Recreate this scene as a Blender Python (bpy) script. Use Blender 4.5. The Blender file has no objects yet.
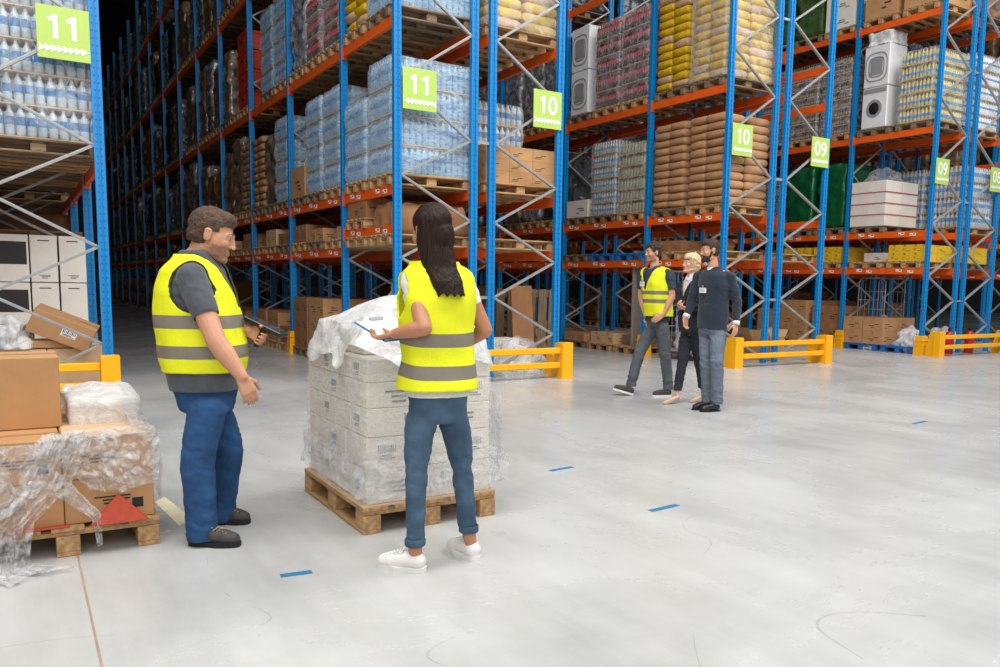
import bpy, bmesh, math, random
from mathutils import Vector, Matrix, noise, Euler
PI = math.pi
C = bpy.context.scene.collection
R = random.Random(7)
D = bpy.data

# ------------------------------------------------------------ materials
def new_mat(name):
    m = D.materials.new(name); m.use_nodes = True
    nt = m.node_tree; b = nt.nodes['Principled BSDF']
    return m, nt, b
def lin(c):
    return tuple(((x / 12.92) if x <= .04045 else ((x + .055) / 1.055) ** 2.4) for x in [v / 255 for v in c]) + (1,)
def N(nt, kind, **kw):
    n = nt.nodes.new(kind)
    for k, v in kw.items():
        if k in n.inputs: n.inputs[k].default_value = v
        else: setattr(n, k, v)
    return n
def mat(name, col, rough=.6, metal=0, var=.12, scale=8, stretch=(1, 1, 1), bump=0, bscale=40, spec=.5, coat=0, col2=None, sheen=0, sss=0, trans=0):
    m, nt, b = new_mat(name)
    L = nt.links
    tc = N(nt, 'ShaderNodeTexCoord'); mp = N(nt, 'ShaderNodeMapping'); mp.inputs['Scale'].default_value = stretch
    L.new(tc.outputs['Object'], mp.inputs['Vector'])
    nz = N(nt, 'ShaderNodeTexNoise', Scale=scale, Detail=5.0, Roughness=.6); L.new(mp.outputs[0], nz.inputs['Vector'])
    rp = N(nt, 'ShaderNodeValToRGB'); c = lin(col)
    a = tuple(max(0, v * (1 - var * 1.6)) for v in c[:3]) + (1,)
    z = tuple(min(1, v * (1 + var)) for v in c[:3]) + (1,)
    if col2: a = lin(col2); z = c
    rp.color_ramp.elements[0].color = a; rp.color_ramp.elements[1].color = z
    rp.color_ramp.elements[0].position = .3; rp.color_ramp.elements[1].position = .7
    L.new(nz.outputs['Fac'], rp.inputs['Fac']); L.new(rp.outputs[0], b.inputs['Base Color'])
    b.inputs['Roughness'].default_value = rough; b.inputs['Metallic'].default_value = metal
    b.inputs['Specular IOR Level'].default_value = spec; b.inputs['Coat Weight'].default_value = coat
    if sheen: b.inputs['Sheen Weight'].default_value = sheen
    if sss:
        b.inputs['Subsurface Weight'].default_value = sss; b.inputs['Subsurface Radius'].default_value = (.03, .012, .006)
    if trans: b.inputs['Transmission Weight'].default_value = trans
    if bump:
        n2 = N(nt, 'ShaderNodeTexNoise', Scale=bscale, Detail=4.0); L.new(mp.outputs[0], n2.inputs['Vector'])
        bp = N(nt, 'ShaderNodeBump', Strength=bump, Distance=.02); L.new(n2.outputs['Fac'], bp.inputs['Height'])
        L.new(bp.outputs[0], b.inputs['Normal'])
    return m
def film_mat(name, lo=.1, hi=.6, tint=(240, 243, 248), scale=7, rough=.18, stretch=(1, 1, 1), bump=.6):
    m, nt, b = new_mat(name); L = nt.links
    tc = N(nt, 'ShaderNodeTexCoord'); mp = N(nt, 'ShaderNodeMapping'); mp.inputs['Scale'].default_value = stretch
    L.new(tc.outputs['Object'], mp.inputs['Vector'])
    nz = N(nt, 'ShaderNodeTexNoise', Scale=scale, Detail=6.0, Roughness=.7, Distortion=1.5); L.new(mp.outputs[0], nz.inputs['Vector'])
    mr = N(nt, 'ShaderNodeMapRange'); L.new(nz.outputs['Fac'], mr.inputs['Value'])
    mr.inputs['From Min'].default_value = .38; mr.inputs['From Max'].default_value = .68
    mr.inputs['To Min'].default_value = lo; mr.inputs['To Max'].default_value = hi
    b.inputs['Base Color'].default_value = lin(tint); b.inputs['Roughness'].default_value = rough
    bp = N(nt, 'ShaderNodeBump', Strength=bump, Distance=.03); L.new(nz.outputs['Fac'], bp.inputs['Height']); L.new(bp.outputs[0], b.inputs['Normal'])
    tr = N(nt, 'ShaderNodeBsdfTransparent'); mx = N(nt, 'ShaderNodeMixShader')
    L.new(mr.outputs[0], mx.inputs['Fac']); L.new(tr.outputs[0], mx.inputs[1]); L.new(b.outputs[0], mx.inputs[2])
    L.new(mx.outputs[0], nt.nodes['Material Output'].inputs['Surface'])
    return m

MT = {}
def blue_post():
    m, nt, b = new_mat('blue_paint'); L = nt.links
    tc = N(nt, 'ShaderNodeTexCoord'); sp = N(nt, 'ShaderNodeSeparateXYZ'); L.new(tc.outputs['Object'], sp.inputs[0])
    def mth(op, a, bb=None):
        n = N(nt, 'ShaderNodeMath', operation=op)
        if isinstance(a, (int, float)): n.inputs[0].default_value = a
        else: L.new(a, n.inputs[0])
        if bb is not None:
            if isinstance(bb, (int, float)): n.inputs[1].default_value = bb
            else: L.new(bb, n.inputs[1])
        return n.outputs[0]
    z = mth('MULTIPLY', mth('SUBTRACT', mth('FRACT', mth('MULTIPLY', sp.outputs['Z'], 1 / .075)), .5), .075)
    def dots(ax, off):
        d = mth('SUBTRACT', mth('ABSOLUTE', ax), off)
        r = mth('SQRT', mth('ADD', mth('POWER', d, 2), mth('POWER', mth('MULTIPLY', z, .7), 2)))
        return mth('LESS_THAN', r, .0075)
    # holes in the two broad faces only
    geo = N(nt, 'ShaderNodeNewGeometry'); sn = N(nt, 'ShaderNodeSeparateXYZ'); L.new(tc.outputs['Normal'], sn.inputs[0])
    fy = mth('GREATER_THAN', mth('ABSOLUTE', sn.outputs['Y']), .7); fx = mth('GREATER_THAN', mth('ABSOLUTE', sn.outputs['X']), .7)
    k = mth('MINIMUM', mth('ADD', mth('MULTIPLY', fy, dots(sp.outputs['X'], .02)), mth('MULTIPLY', fx, dots(sp.outputs['Y'], .024))), 1)
    mx = N(nt, 'ShaderNodeMix', data_type='RGBA'); L.new(k, mx.inputs[0])
    mx.inputs[6].default_value = lin((0, 130, 200)); mx.inputs[7].default_value = lin((10, 84, 132))
    L.new(mx.outputs[2], b.inputs['Base Color']); b.inputs['Roughness'].default_value = .38
    return m
def floor_mat():
    m, nt, b = new_mat('polished_concrete'); L = nt.links
    tc = N(nt, 'ShaderNodeTexCoord')
    n1 = N(nt, 'ShaderNodeTexNoise', Scale=.55, Detail=8.0, Roughness=.62, Distortion=.6); L.new(tc.outputs['Object'], n1.inputs['Vector'])
    mp = N(nt, 'ShaderNodeMapping'); mp.inputs['Scale'].default_value = (1.1, .22, 1); mp.inputs['Rotation'].default_value = (0, 0, .9); L.new(tc.outputs['Object'], mp.inputs['Vector'])
    n2 = N(nt, 'ShaderNodeTexNoise', Scale=2.4, Detail=9.0, Roughness=.7); L.new(mp.outputs[0], n2.inputs['Vector'])
    r1 = N(nt, 'ShaderNodeValToRGB'); e = r1.color_ramp.elements
    e[0].position = .3; e[0].color = lin((176, 177, 176)); e[1].position = .72; e[1].color = lin((206, 207, 205)); L.new(n1.outputs['Fac'], r1.inputs['Fac'])
    r2 = N(nt, 'ShaderNodeValToRGB'); e = r2.color_ramp.elements
    e[0].position = .28; e[0].color = (.7, .69, .67, 1); e[1].position = .6; e[1].color = (1, 1, 1, 1); L.new(n2.outputs['Fac'], r2.inputs['Fac'])
    mx = N(nt, 'ShaderNodeMix', data_type='RGBA', blend_type='MULTIPLY'); mx.inputs[0].default_value = .55
    L.new(r1.outputs[0], mx.inputs[6]); L.new(r2.outputs[0], mx.inputs[7])
    # hair-thin curved scuff lines
    n3 = N(nt, 'ShaderNodeTexNoise', Scale=.42, Detail=1.0, Distortion=.8); L.new(tc.outputs['Object'], n3.inputs['Vector'])
    a = N(nt, 'ShaderNodeMath', operation='SUBTRACT'); a.inputs[1].default_value = .52; L.new(n3.outputs['Fac'], a.inputs[0])
    ab = N(nt, 'ShaderNodeMath', operation='ABSOLUTE'); L.new(a.outputs[0], ab.inputs[0])
    lt = N(nt, 'ShaderNodeMath', operation='LESS_THAN'); lt.inputs[1].default_value = .0006; L.new(ab.outputs[0], lt.inputs[0])
    n4 = N(nt, 'ShaderNodeTexNoise', Scale=1.3); L.new(tc.outputs['Object'], n4.inputs['Vector'])
    gt = N(nt, 'ShaderNodeMath', operation='GREATER_THAN'); gt.inputs[1].default_value = .54; L.new(n4.outputs['Fac'], gt.inputs[0])
    ml = N(nt, 'ShaderNodeMath', operation='MULTIPLY'); L.new(lt.outputs[0], ml.inputs[0]); L.new(gt.outputs[0], ml.inputs[1])
    ms = N(nt, 'ShaderNodeMath', operation='MULTIPLY'); ms.inputs[1].default_value = .28; L.new(ml.outputs[0], ms.inputs[0])
    m2 = N(nt, 'ShaderNodeMix', data_type='RGBA'); L.new(ms.outputs[0], m2.inputs[0]); L.new(mx.outputs[2], m2.inputs[6]); m2.inputs[7].default_value = lin((95, 92, 90))
    L.new(m2.outputs[2], b.inputs['Base Color'])
    rr = N(nt, 'ShaderNodeMapRange'); rr.inputs['To Min'].default_value = .16; rr.inputs['To Max'].default_value = .38; L.new(n1.outputs['Fac'], rr.inputs['Value'])
    L.new(rr.outputs[0], b.inputs['Roughness'])
    b.inputs['Specular IOR Level'].default_value = .45
    return m

MT['blue'] = blue_post(); MT['floor'] = floor_mat()
MT['bluebeam'] = mat('blue_pallet_paint', (35, 110, 180), .6)
MT['orange'] = mat('orange_paint', (240, 98, 24), .4, var=.06, scale=3)
MT['yellow'] = mat('yellow_guard_paint', (255, 182, 0), .4, var=.03, scale=3)
MT['steel'] = mat('galvanised_steel', (172, 174, 174), .42, .35, var=.1, scale=20)
MT['wood'] = mat('pallet_wood', (205, 166, 118), .8, var=.3, scale=4, stretch=(1, 9, 9), col2=(150, 112, 72), bump=.2)
MT['woodgrey'] = mat('old_pallet_wood', (150, 126, 98), .85, var=.3, scale=4, stretch=(1, 9, 9), col2=(102, 82, 62))
MT['card'] = mat('cardboard', (191, 144, 98), .82, var=.1, scale=3, bump=.05)
MT['cardlt'] = mat('light_cardboard', (214, 178, 138), .82, var=.08, scale=3)
MT['carddk'] = mat('brown_cardboard', (158, 112, 72), .85, var=.12, scale=3)
MT['whitecard'] = mat('white_cardboard', (232, 226, 216), .7, var=.05, scale=3)
MT['tape'] = mat('parcel_tape', (172, 126, 80), .3, var=.03)
MT['paper'] = mat('white_paper', (240, 240, 238), .6, var=.02)
MT['inkgrey'] = mat('faded_print', (110, 104, 100), .6, var=.02)
MT['ink'] = mat('black_ink', (40, 38, 38), .6, var=.02)
MT['white'] = mat('white_plastic', (232, 234, 236), .35, var=.03)
MT['grey'] = mat('grey_plastic', (150, 152, 155), .4, var=.05)
MT['dark'] = mat('dark_plastic', (26, 28, 30), .4, var=.05)
MT['lime'] = mat('lime_sign', (180, 208, 100), .45, var=.02)
MT['signwhite'] = mat('sign_white', (244, 246, 240), .45, var=.01)
MT['film'] = film_mat('clear_stretch_film', .10, .55)
MT['filmrack'] = film_mat('stretch_film_on_racks', .05, .4, scale=6, rough=.25)
MT['filmwhite'] = film_mat('milky_film', .55, .95, (246, 247, 248), scale=9, rough=.3, bump=.5)
MT['filmblue'] = film_mat('bluish_film', .22, .7, (206, 226, 240), scale=5, rough=.22, stretch=(1, 1, 3))
MT['water'] = mat('water_bottle', (176, 210, 232), .12, var=.1, scale=12, spec=.7, col2=(96, 156, 204))
MT['waterlabel'] = mat('blue_label', (60, 132, 190), .4, var=.2, scale=20)
MT['waterclear'] = mat('clear_bottle', (190, 202, 212), .15, var=.15, scale=14, spec=.7)
MT['capw'] = mat('white_cap', (225, 228, 230), .4, var=.02)
MT['soda'] = mat('soda_bottle', (38, 22, 20), .15, var=.2, spec=.7)
MT['red'] = mat('red_label', (190, 26, 34), .4, var=.1)
MT['glass'] = mat('pale_glass', (168, 176, 168), .15, var=.2, scale=20, spec=.8)
MT['glassg'] = mat('greenish_jar', (150, 150, 110), .2, var=.3, scale=20, spec=.8)
MT['goldcap'] = mat('gold_cap', (176, 160, 70), .35, var=.2, scale=30)
MT['oil'] = mat('yellow_bottle', (205, 190, 96), .2, var=.2, scale=12, spec=.6)
MT['blacklabel'] = mat('dark_label', (48, 50, 54), .5, var=.4, scale=20)
MT['sackbrown'] = mat('kraft_paper_sack', (182, 138, 98), .7, var=.14, scale=5, bump=.4, bscale=12)
MT['sackyellow'] = mat('yellow_printed_sack', (226, 190, 24), .5, var=.12, scale=9, bump=.3, bscale=12, col2=(190, 148, 18))
MT['sackpale'] = mat('pale_brown_sack', (198, 164, 124), .6, var=.12, scale=6, bump=.3, bscale=12)
MT['darkwrap'] = mat('dark_wrapped_goods', (142, 124, 106), .28, var=.6, scale=6, coat=.6, bump=.8, bscale=9, stretch=(1, 1, 1))
MT['darkwrap2'] = mat('grey_wrapped_goods', (150, 152, 156), .25, var=.6, scale=9, coat=.7, bump=.8, bscale=11)
MT['darkwrap3'] = mat('brown_wrapped_goods', (150, 112, 80), .35, var=.5, scale=5, coat=.5, bump=.8, bscale=8)
MT['black'] = mat('black_wrap', (48, 52, 58), .25, var=.4, scale=8, coat=.6, bump=.8, bscale=14)
MT['redcrate'] = mat('red_orange_crate', (205, 58, 22), .45, var=.08)
MT['green'] = mat('dark_green_film', (10, 92, 52), .35, var=.2, scale=8, bump=.4, bscale=20)
MT['olive'] = mat('olive_sacking', (62, 92, 40), .6, var=.25, scale=20)
MT['greyboard'] = mat('grey_board', (150, 140, 130), .8, var=.05)
MT['redline'] = mat('red_strap', (190, 50, 70), .5, var=.02)
MT['roof'] = mat('dark_roof', (46, 48, 50), .8, var=.1)
MT['wall'] = mat('grey_wall', (92, 94, 96), .8, var=.05)
MT['bluetape'] = mat('blue_floor_tape', (48, 122, 165), .5, var=.15, scale=60)
MT['joint'] = mat('joint_filler', (166, 142, 118), .7, var=.1)
MT['redorange'] = mat('orange_red_plastic', (188, 70, 44), .5, var=.1, scale=30)
MT['extred'] = mat('extinguisher_red', (190, 24, 20), .3, var=.02)

# ------------------------------------------------------------ mesh builder
class MB:
    def __init__(s): s.v = []; s.f = []; s.m = []; s.M = Matrix()
    def add(s, vs, fs, mi=0):
        o = len(s.v); s.v += [tuple(s.M @ Vector(v)) for v in vs]
        s.f += [tuple(i + o for i in f) for f in fs]; s.m += [mi] * len(fs)
    def box(s, c, d, rot=None, mi=0):
        x, y, z = d[0] / 2, d[1] / 2, d[2] / 2
        vs = [Vector(p) for p in ((-x, -y, -z), (x, -y, -z), (x, y, -z), (-x, y, -z), (-x, -y, z), (x, -y, z), (x, y, z), (-x, y, z))]
        if rot: E_ = Euler(rot).to_matrix(); vs = [E_ @ v for v in vs]
        s.add([v + Vector(c) for v in vs], [(0, 3, 2, 1), (4, 5, 6, 7), (0, 1, 5, 4), (1, 2, 6, 5), (2, 3, 7, 6), (3, 0, 4, 7)], mi)
    def bar(s, a, b, w, d, mi=0, up=(0, 0, 1)):
        a = Vector(a); b = Vector(b); t = (b - a).normalized(); u = Vector(up)
        if abs(t.dot(u)) > .98: u = Vector((1, 0, 0))
        p = t.cross(u).normalized(); q = p.cross(t)
        vs = []
        for e in (a, b):
            for i, j in ((-1, -1), (1, -1), (1, 1), (-1, 1)): vs.append(e + p * i * w / 2 + q * j * d / 2)
        s.add(vs, [(3, 2, 1, 0), (4, 5, 6, 7), (0, 1, 5, 4), (1, 2, 6, 5), (2, 3, 7, 6), (3, 0, 4, 7)], mi)
    def lathe(s, c, prof, n=10, mis=None, ax='z'):
        vs = []; fs = []; o = len(prof)
        for i in range(n):
            a = 2 * PI * i / n
            for r, z in prof:
                p = (r * math.cos(a), r * math.sin(a), z)
                if ax == 'y': p = (p[0], p[2], p[1])
                if ax == 'x': p = (p[2], p[0], p[1])
                vs.append(Vector(p) + Vector(c))
        for k in range(o - 1):
            g = [(i * o + k, ((i + 1) % n) * o + k, ((i + 1) % n) * o + k + 1, i * o + k + 1) for i in range(n)]
            s.add([], [], 0); base = len(s.v)
            fs.append((g, mis[k] if mis else 0))
        base = len(s.v); s.v += [tuple(s.M @ v) for v in vs]
        for g, mi in fs:
            s.f += [tuple(q + base for q in f) for f in g]; s.m += [mi] * len(g)
        s.f.append(tuple(base + i * o for i in range(n))[::-1]); s.m.append(mis[0] if mis else 0)
        s.f.append(tuple(base + i * o + o - 1 for i in range(n))); s.m.append(mis[-1] if mis else 0)
    def tube(s, pts, r, n=8, mi=0):
        pts = [Vector(p) for p in pts]; rings = []
        for i, p in enumerate(pts):
            t = (pts[min(i + 1, len(pts) - 1)] - pts[max(i - 1, 0)]).normalized()
            u = Vector((0, 0, 1)) if abs(t.z) < .9 else Vector((1, 0, 0))
            a = t.cross(u).normalized(); b = a.cross(t)
            rr = r[i] if isinstance(r, (list, tuple)) else r
            rings.append([p + (a * math.cos(2 * PI * k / n) + b * math.sin(2 * PI * k / n)) * rr for k in range(n)])
        vs = [v for g in rings for v in g]
        fs = [(i * n + k, i * n + (k + 1) % n, (i + 1) * n + (k + 1) % n, (i + 1) * n + k) for i in range(len(pts) - 1) for k in range(n)]
        fs += [tuple(range(n))[::-1], tuple((len(pts) - 1) * n + k for k in range(n))]
        s.add(vs, fs, mi)
    def mesh(s, name, mats, smooth=False, bevel=0, fix=False):
        me = D.meshes.new(name); me.from_pydata(s.v, [], s.f); me.polygons.foreach_set('material_index', s.m)
        for m in (mats if isinstance(mats, (list, tuple)) else [mats]): me.materials.append(MT[m] if isinstance(m, str) else m)
        if bevel or fix:
            bm = bmesh.new(); bm.from_mesh(me)
            if fix: bmesh.ops.recalc_face_normals(bm, faces=bm.faces[:])
            if bevel: bmesh.ops.bevel(bm, geom=bm.edges[:], offset=bevel, segments=1, affect='EDGES', clamp_overlap=True)
            bm.to_mesh(me); bm.free()
        if smooth: me.polygons.foreach_set('use_smooth', [True] * len(me.polygons))
        me.update(); return me

def obj(name, me, parent=None, loc=(0, 0, 0), rot=(0, 0, 0), label=None):
    o = D.objects.new(name, me); C.objects.link(o); o.parent = parent; o.location = loc; o.rotation_euler = rot
    if label: o['label'] = label
    return o
def tag(o, label, cat, group=None, kind=None):
    o['label'] = label; o['category'] = cat
    if group: o['group'] = group
    if kind: o['kind'] = kind
    return o
def thing(name, label, cat, loc=(0, 0, 0), rz=0, group=None, rot=None):
    o = D.objects.new(name, None); C.objects.link(o); o.empty_display_size = .1
    o.location = loc; o.rotation_euler = rot if rot else (0, 0, rz); return tag(o, label, cat, group)
def solo(name, me, label, cat, loc=(0, 0, 0), rz=0, group=None, rot=None, kind=None):
    return tag(obj(name, me, None, loc, rot if rot else (0, 0, rz)), label, cat, group, kind)
def struct(name, me, loc=(0, 0, 0)):
    o = obj(name, me, None, loc); o['kind'] = 'structure'; return o
def nz3(p, s, seed=0): return noise.noise(Vector((p[0] * s + seed * 13.7, p[1] * s - seed * 5.1, p[2] * s + seed * 3.3)))

def shell(w, d, h, r=.04, seg=.06, disp=.01, sc=6, seed=1, top=True, layers=0, pinch=.02, taper=0, bottom=False, crown=0):
    """rounded-rectangle wrap standing on z=0, crumpled by noise"""
    mb = MB(); per = []
    nx = max(2, int(w / seg)); ny = max(2, int(d / seg))
    X, Y = w / 2, d / 2
    def arc(cx, cy, a0):
        return [(cx + r * math.cos(a0 + PI / 2 * k / 4), cy + r * math.sin(a0 + PI / 2 * k / 4)) for k in range(5)]
    per += arc(X - r, -Y + r, -PI / 2)
    per += [(X, -Y + r + (2 * Y - 2 * r) * k / ny) for k in range(1, ny)]
    per += arc(X - r, Y - r, 0)
    per += [(X - r - (2 * X - 2 * r) * k / nx, Y) for k in range(1, nx)]
    per += arc(-X + r, Y - r, PI / 2)
    per += [(-X, Y - r - (2 * Y - 2 * r) * k / ny) for k in range(1, ny)]
    per += arc(-X + r, -Y + r, PI)
    per += [(-X + r + (2 * X - 2 * r) * k / nx, -Y) for k in range(1, nx)]
    n = len(per); nv = max(2, int(h / seg))
    vs = []; fs = []
    def dz(p, out):
        q = nz3(p, sc, seed) * disp * 2 + nz3(p, sc * 2.7, seed + 5) * disp
        return (p[0] + out[0] * q, p[1] + out[1] * q, p[2])
    for j in range(nv + 1):
        t = j / nv; z = h * t; k = 1 - taper * t
        if layers:
            ph = (t * layers) % 1 if j < nv else 1.0
            e = -pinch * (abs(2 * ph - 1) ** 6)
        else: e = 0
        for x, y in per:
            l = math.hypot(x, y) or 1; out = (x / l, y / l)
            p = (x * k + out[0] * e, y * k + out[1] * e, z)
            vs.append(dz(p, out))
    for j in range(nv):
        for i in range(n): fs.append((j * n + i, j * n + (i + 1) % n, (j + 1) * n + (i + 1) % n, (j + 1) * n + i))
    if top:
        prev = nv * n
        for q, kk in enumerate((.93, .75, .5, .25)):
            o = len(vs)
            for x, y in per:
                k = (1 - taper) * kk; p = (x * k, y * k, h)
                vs.append((p[0], p[1], h + crown * (1 - kk * kk) + nz3(p, sc, seed + 9) * disp * 2 + .004 * q))
            for i in range(n): fs.append((prev + i, prev + (i + 1) % n, o + (i + 1) % n, o + i))
            prev = o
        fs.append(tuple(prev + i for i in range(n)))
    if bottom: fs.append(tuple(range(n))[::-1])
    mb.add(vs, fs); return mb

def bake(objs_mb, voxel=.01, smooth=3, name='m', disp=None, cut=None, mats=(), factor=.5):
    """union of closed shapes -> one continuous smooth mesh"""
    me = objs_mb.mesh('tmp', [], fix=True)
    o = D.objects.new('tmp', me); C.objects.link(o)
    rm = o.modifiers.new('r', 'REMESH'); rm.mode = 'VOXEL'; rm.voxel_size = voxel; rm.adaptivity = 0
    if smooth:
        sm = o.modifiers.new('s', 'SMOOTH'); sm.factor = factor; sm.iterations = smooth
    dg = bpy.context.evaluated_depsgraph_get(); dg.update()
    out = D.meshes.new_from_object(o.evaluated_get(dg)); out.name = name
    D.objects.remove(o); D.meshes.remove(me)
    if disp or cut:
        bm = bmesh.new(); bm.from_mesh(out); bm.normal_update()
        if disp:
            mv = [(v, v.normal * disp(v.co)) for v in bm.verts]
            for v, d in mv: v.co += d
        if cut:
            bmesh.ops.delete(bm, geom=[f for f in bm.faces if cut(f.calc_center_median())], context='FACES')
            if True:
                for _ in range(2):
                    bv = [v for v in bm.verts if v.is_boundary]
                    mv = []
                    for v in bv:
                        nb = [e.other_vert(v).co for e in v.link_edges if e.is_boundary]
                        if len(nb) == 2: mv.append((v, (nb[0] + nb[1] + v.co * 2) / 4))
                    for v, c_ in mv: v.co = c_
        bm.to_mesh(out); bm.free()
    out.materials.clear()
    for m in mats: out.materials.append(MT[m] if isinstance(m, str) else m)
    out.polygons.foreach_set('material_index', [0] * len(out.polygons))
    out.polygons.foreach_set('use_smooth', [True] * len(out.polygons)); out.update()
    return out
# ------------------------------------------------------------ room
def quad(x0, y0, x1, y1, z=0): mb = MB(); mb.add([(x0, y0, z), (x1, y0, z), (x1, y1, z), (x0, y1, z)], [(0, 1, 2, 3)]); return mb
struct('floor', quad(-40, -30, 50, 62).mesh('floor', 'floor'))
mb = MB(); mb.box((5, 61, 7), (92, .3, 14)); struct('wall_back', mb.mesh('w', 'wall'))
mb = MB(); mb.box((-14, 31, 7), (.3, 60, 14)); struct('wall_left', mb.mesh('w', 'wall'))
mb = MB(); mb.box((50, 31, 7), (.3, 60, 14)); struct('wall_right', mb.mesh('w', 'wall'))
mb = MB(); mb.box((18, 30.5, 14), (64.3, 62, .3)); struct('ceiling', mb.mesh('w', 'roof'))
mb = MB(); mb.box((-3.975, -16, .0008), (.009, 21.6, .0016)); struct('trim_1', mb.mesh('w', 'joint'))

# ------------------------------------------------------------ racking
DP, GAP, AIS = 1.1, .28, 3.36
PER = 2 * DP + GAP + AIS
B1, BB = 2.0, 2.8
Z1, Z2, Z3, Z4, Z5 = 1.745, 2.52, 4.615, 6.94, 9.26
BH = .13
def ypost(k): return 0 if k == 0 else B1 + (k - 1) * BB
# row: name -> (x_left, outer side is 'L' or 'R', bays)
ROWS = {'0L': (-2 * DP - GAP - AIS, 'L', 5), '0R': (-DP - AIS, 'R', 6),
        '1L': (0, 'L', 18), '1R': (DP + GAP, 'R', 8),
        '2L': (PER, 'L', 12), '2R': (PER + DP + GAP, 'R', 6),
        '3L': (2 * PER, 'L', 9), '3R': (2 * PER + DP + GAP, 'R', 6),
        '4L': (3 * PER, 'L', 7), '4R': (3 * PER + DP + GAP, 'R', 5)}
def post_mesh(H):
    mb = MB(); w, d = .05, .036
    pr = [(-w, -d), (-.012, -d), (-.012, -d + .012), (.012, -d + .012), (.012, -d), (w, -d), (w, d), (.012, d), (.012, d - .012), (-.012, d - .012), (-.012, d), (-w, d)]
    n = len(pr); mb.add([(x, y, 0) for x, y in pr] + [(x, y, H) for x, y in pr], [(i, (i + 1) % n, n + (i + 1) % n, n + i) for i in range(n)] + [tuple(range(n))[::-1], tuple(range(n, 2 * n))])
    return mb.mesh('post', 'blue')
POST = post_mesh(11.3)
mb = MB(); mb.box((0, 0, .005), (.16, .14, .01)); mb.box((0, .05, .02), (.03, .02, .02)); FOOT = mb.mesh('foot_plate', 'steel')
zin = [.1, 1.13, 2.16, 3.22, 4.58, 5.9, 7.2, 8.5, 9.8]; zout = [.6, 1.64, 2.7, 3.9, 5.25, 6.55, 7.85, 9.15, 10.4]
def brace_mesh(za, zb_):
    mb = MB(); a = Vector((.05, 0, za)); b = Vector((DP - .05, 0, zb_))
    mb.bar(a, b, .03, .045, up=(0, 1, 0)); mb.bar(a + Vector((0, -.018, 0)), b + Vector((0, -.018, 0)), .006, .018, up=(0, 1, 0))
    return mb.mesh('brace', 'steel')
BR = {}
for side in 'LR':
    A = zin if side == 'R' else zout; B = zout if side == 'R' else zin; seq = []
    # x=0 post is inner for R rows, outer for L rows
    zz = sorted([(z, 0) for z in A] + [(z, 1) for z in B]); ms = []
    for (za, sa), (zb_, sb) in zip(zz, zz[1:]):
        ms.append(brace_mesh(za, zb_) if sa == 0 else brace_mesh(zb_, za))
    BR[side] = ms
def beam_mesh(L):
    mb = MB(); mb.box((0, L / 2, 0), (.05, L - .1, BH), mi=0)
    for y in (.05, L - .05): mb.box((0, y, 0), (.062, .012, .2), mi=0); 
    for y in (.04, L - .04): mb.box((-.035, y, 0), (.012, .06, .2), mi=0); mb.box((.035, y, 0), (.012, .06, .2), mi=0)
    return mb.mesh('beam', 'orange')
BEAM = {L: beam_mesh(L) for L in (B1, BB)}
mb = MB(); mb.box((0, 0, 0), (.004, .14, .055), mi=0); mb.box((-.003, -.03, .008), (.003, .05, .02), mi=1); mb.box((-.003, .04, -.01), (.003, .04, .012), mi=1)
LOC = mb.mesh('location_label', ['paper', 'ink'])
MB_G = {}
def colguard():
    mb = MB(); vs = []
    for z, k in ((0, 1.25), (.36, 1.0), (.40, .93)):
        for x, y in ((-.09, -.09), (.09, -.09), (.09, .09), (-.09, .09)): vs.append((x * k, y * k, z))
    mb.add(vs, [(0, 1, 5, 4), (1, 2, 6, 5), (2, 3, 7, 6), (3, 0, 4, 7), (4, 5, 9, 8), (5, 6, 10, 9), (6, 7, 11, 10), (7, 4, 8, 11), (8, 9, 10, 11)])
    for z in (.1, .2, .3): mb.box((0, 0, z), (.215, .215, .02))
    return mb.mesh('column_guard', 'yellow', bevel=.004)
RUNDESC = {'0L': 'far-left', '0R': 'left-edge', '1L': 'long central aisle', '1R': 'middle back-to-back', '2L': 'yellow sack', '2R': 'near-empty', '3L': 'white machine', '3R': 'white bottle', '4L': 'far-right', '4R': 'outermost right'}
RACKLAB = {'0L': 'blue and orange racking run hidden at the far left beyond the loads',
           '0R': 'blue and orange racking run at the left edge carrying the largest green 11 sign',
           '1L': 'long blue and orange racking run receding deep behind the centre green 11 sign',
           '1R': 'blue and orange racking run behind the left of the two green 10 signs',
           '2L': 'blue and orange racking run with yellow sacks behind the right green 10 sign',
           '2R': 'blue and orange racking run behind the left green 09 sign',
           '3L': 'blue and orange racking run holding white machines behind the right green 09 sign',
           '3R': 'blue and orange racking run behind the green 08 sign at right edge',
           '4L': 'blue and orange racking run furthest right, seen past the 08 sign',
           '4R': 'outermost racking run beyond the right edge of the view'}
NO_BEAM = set()
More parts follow.
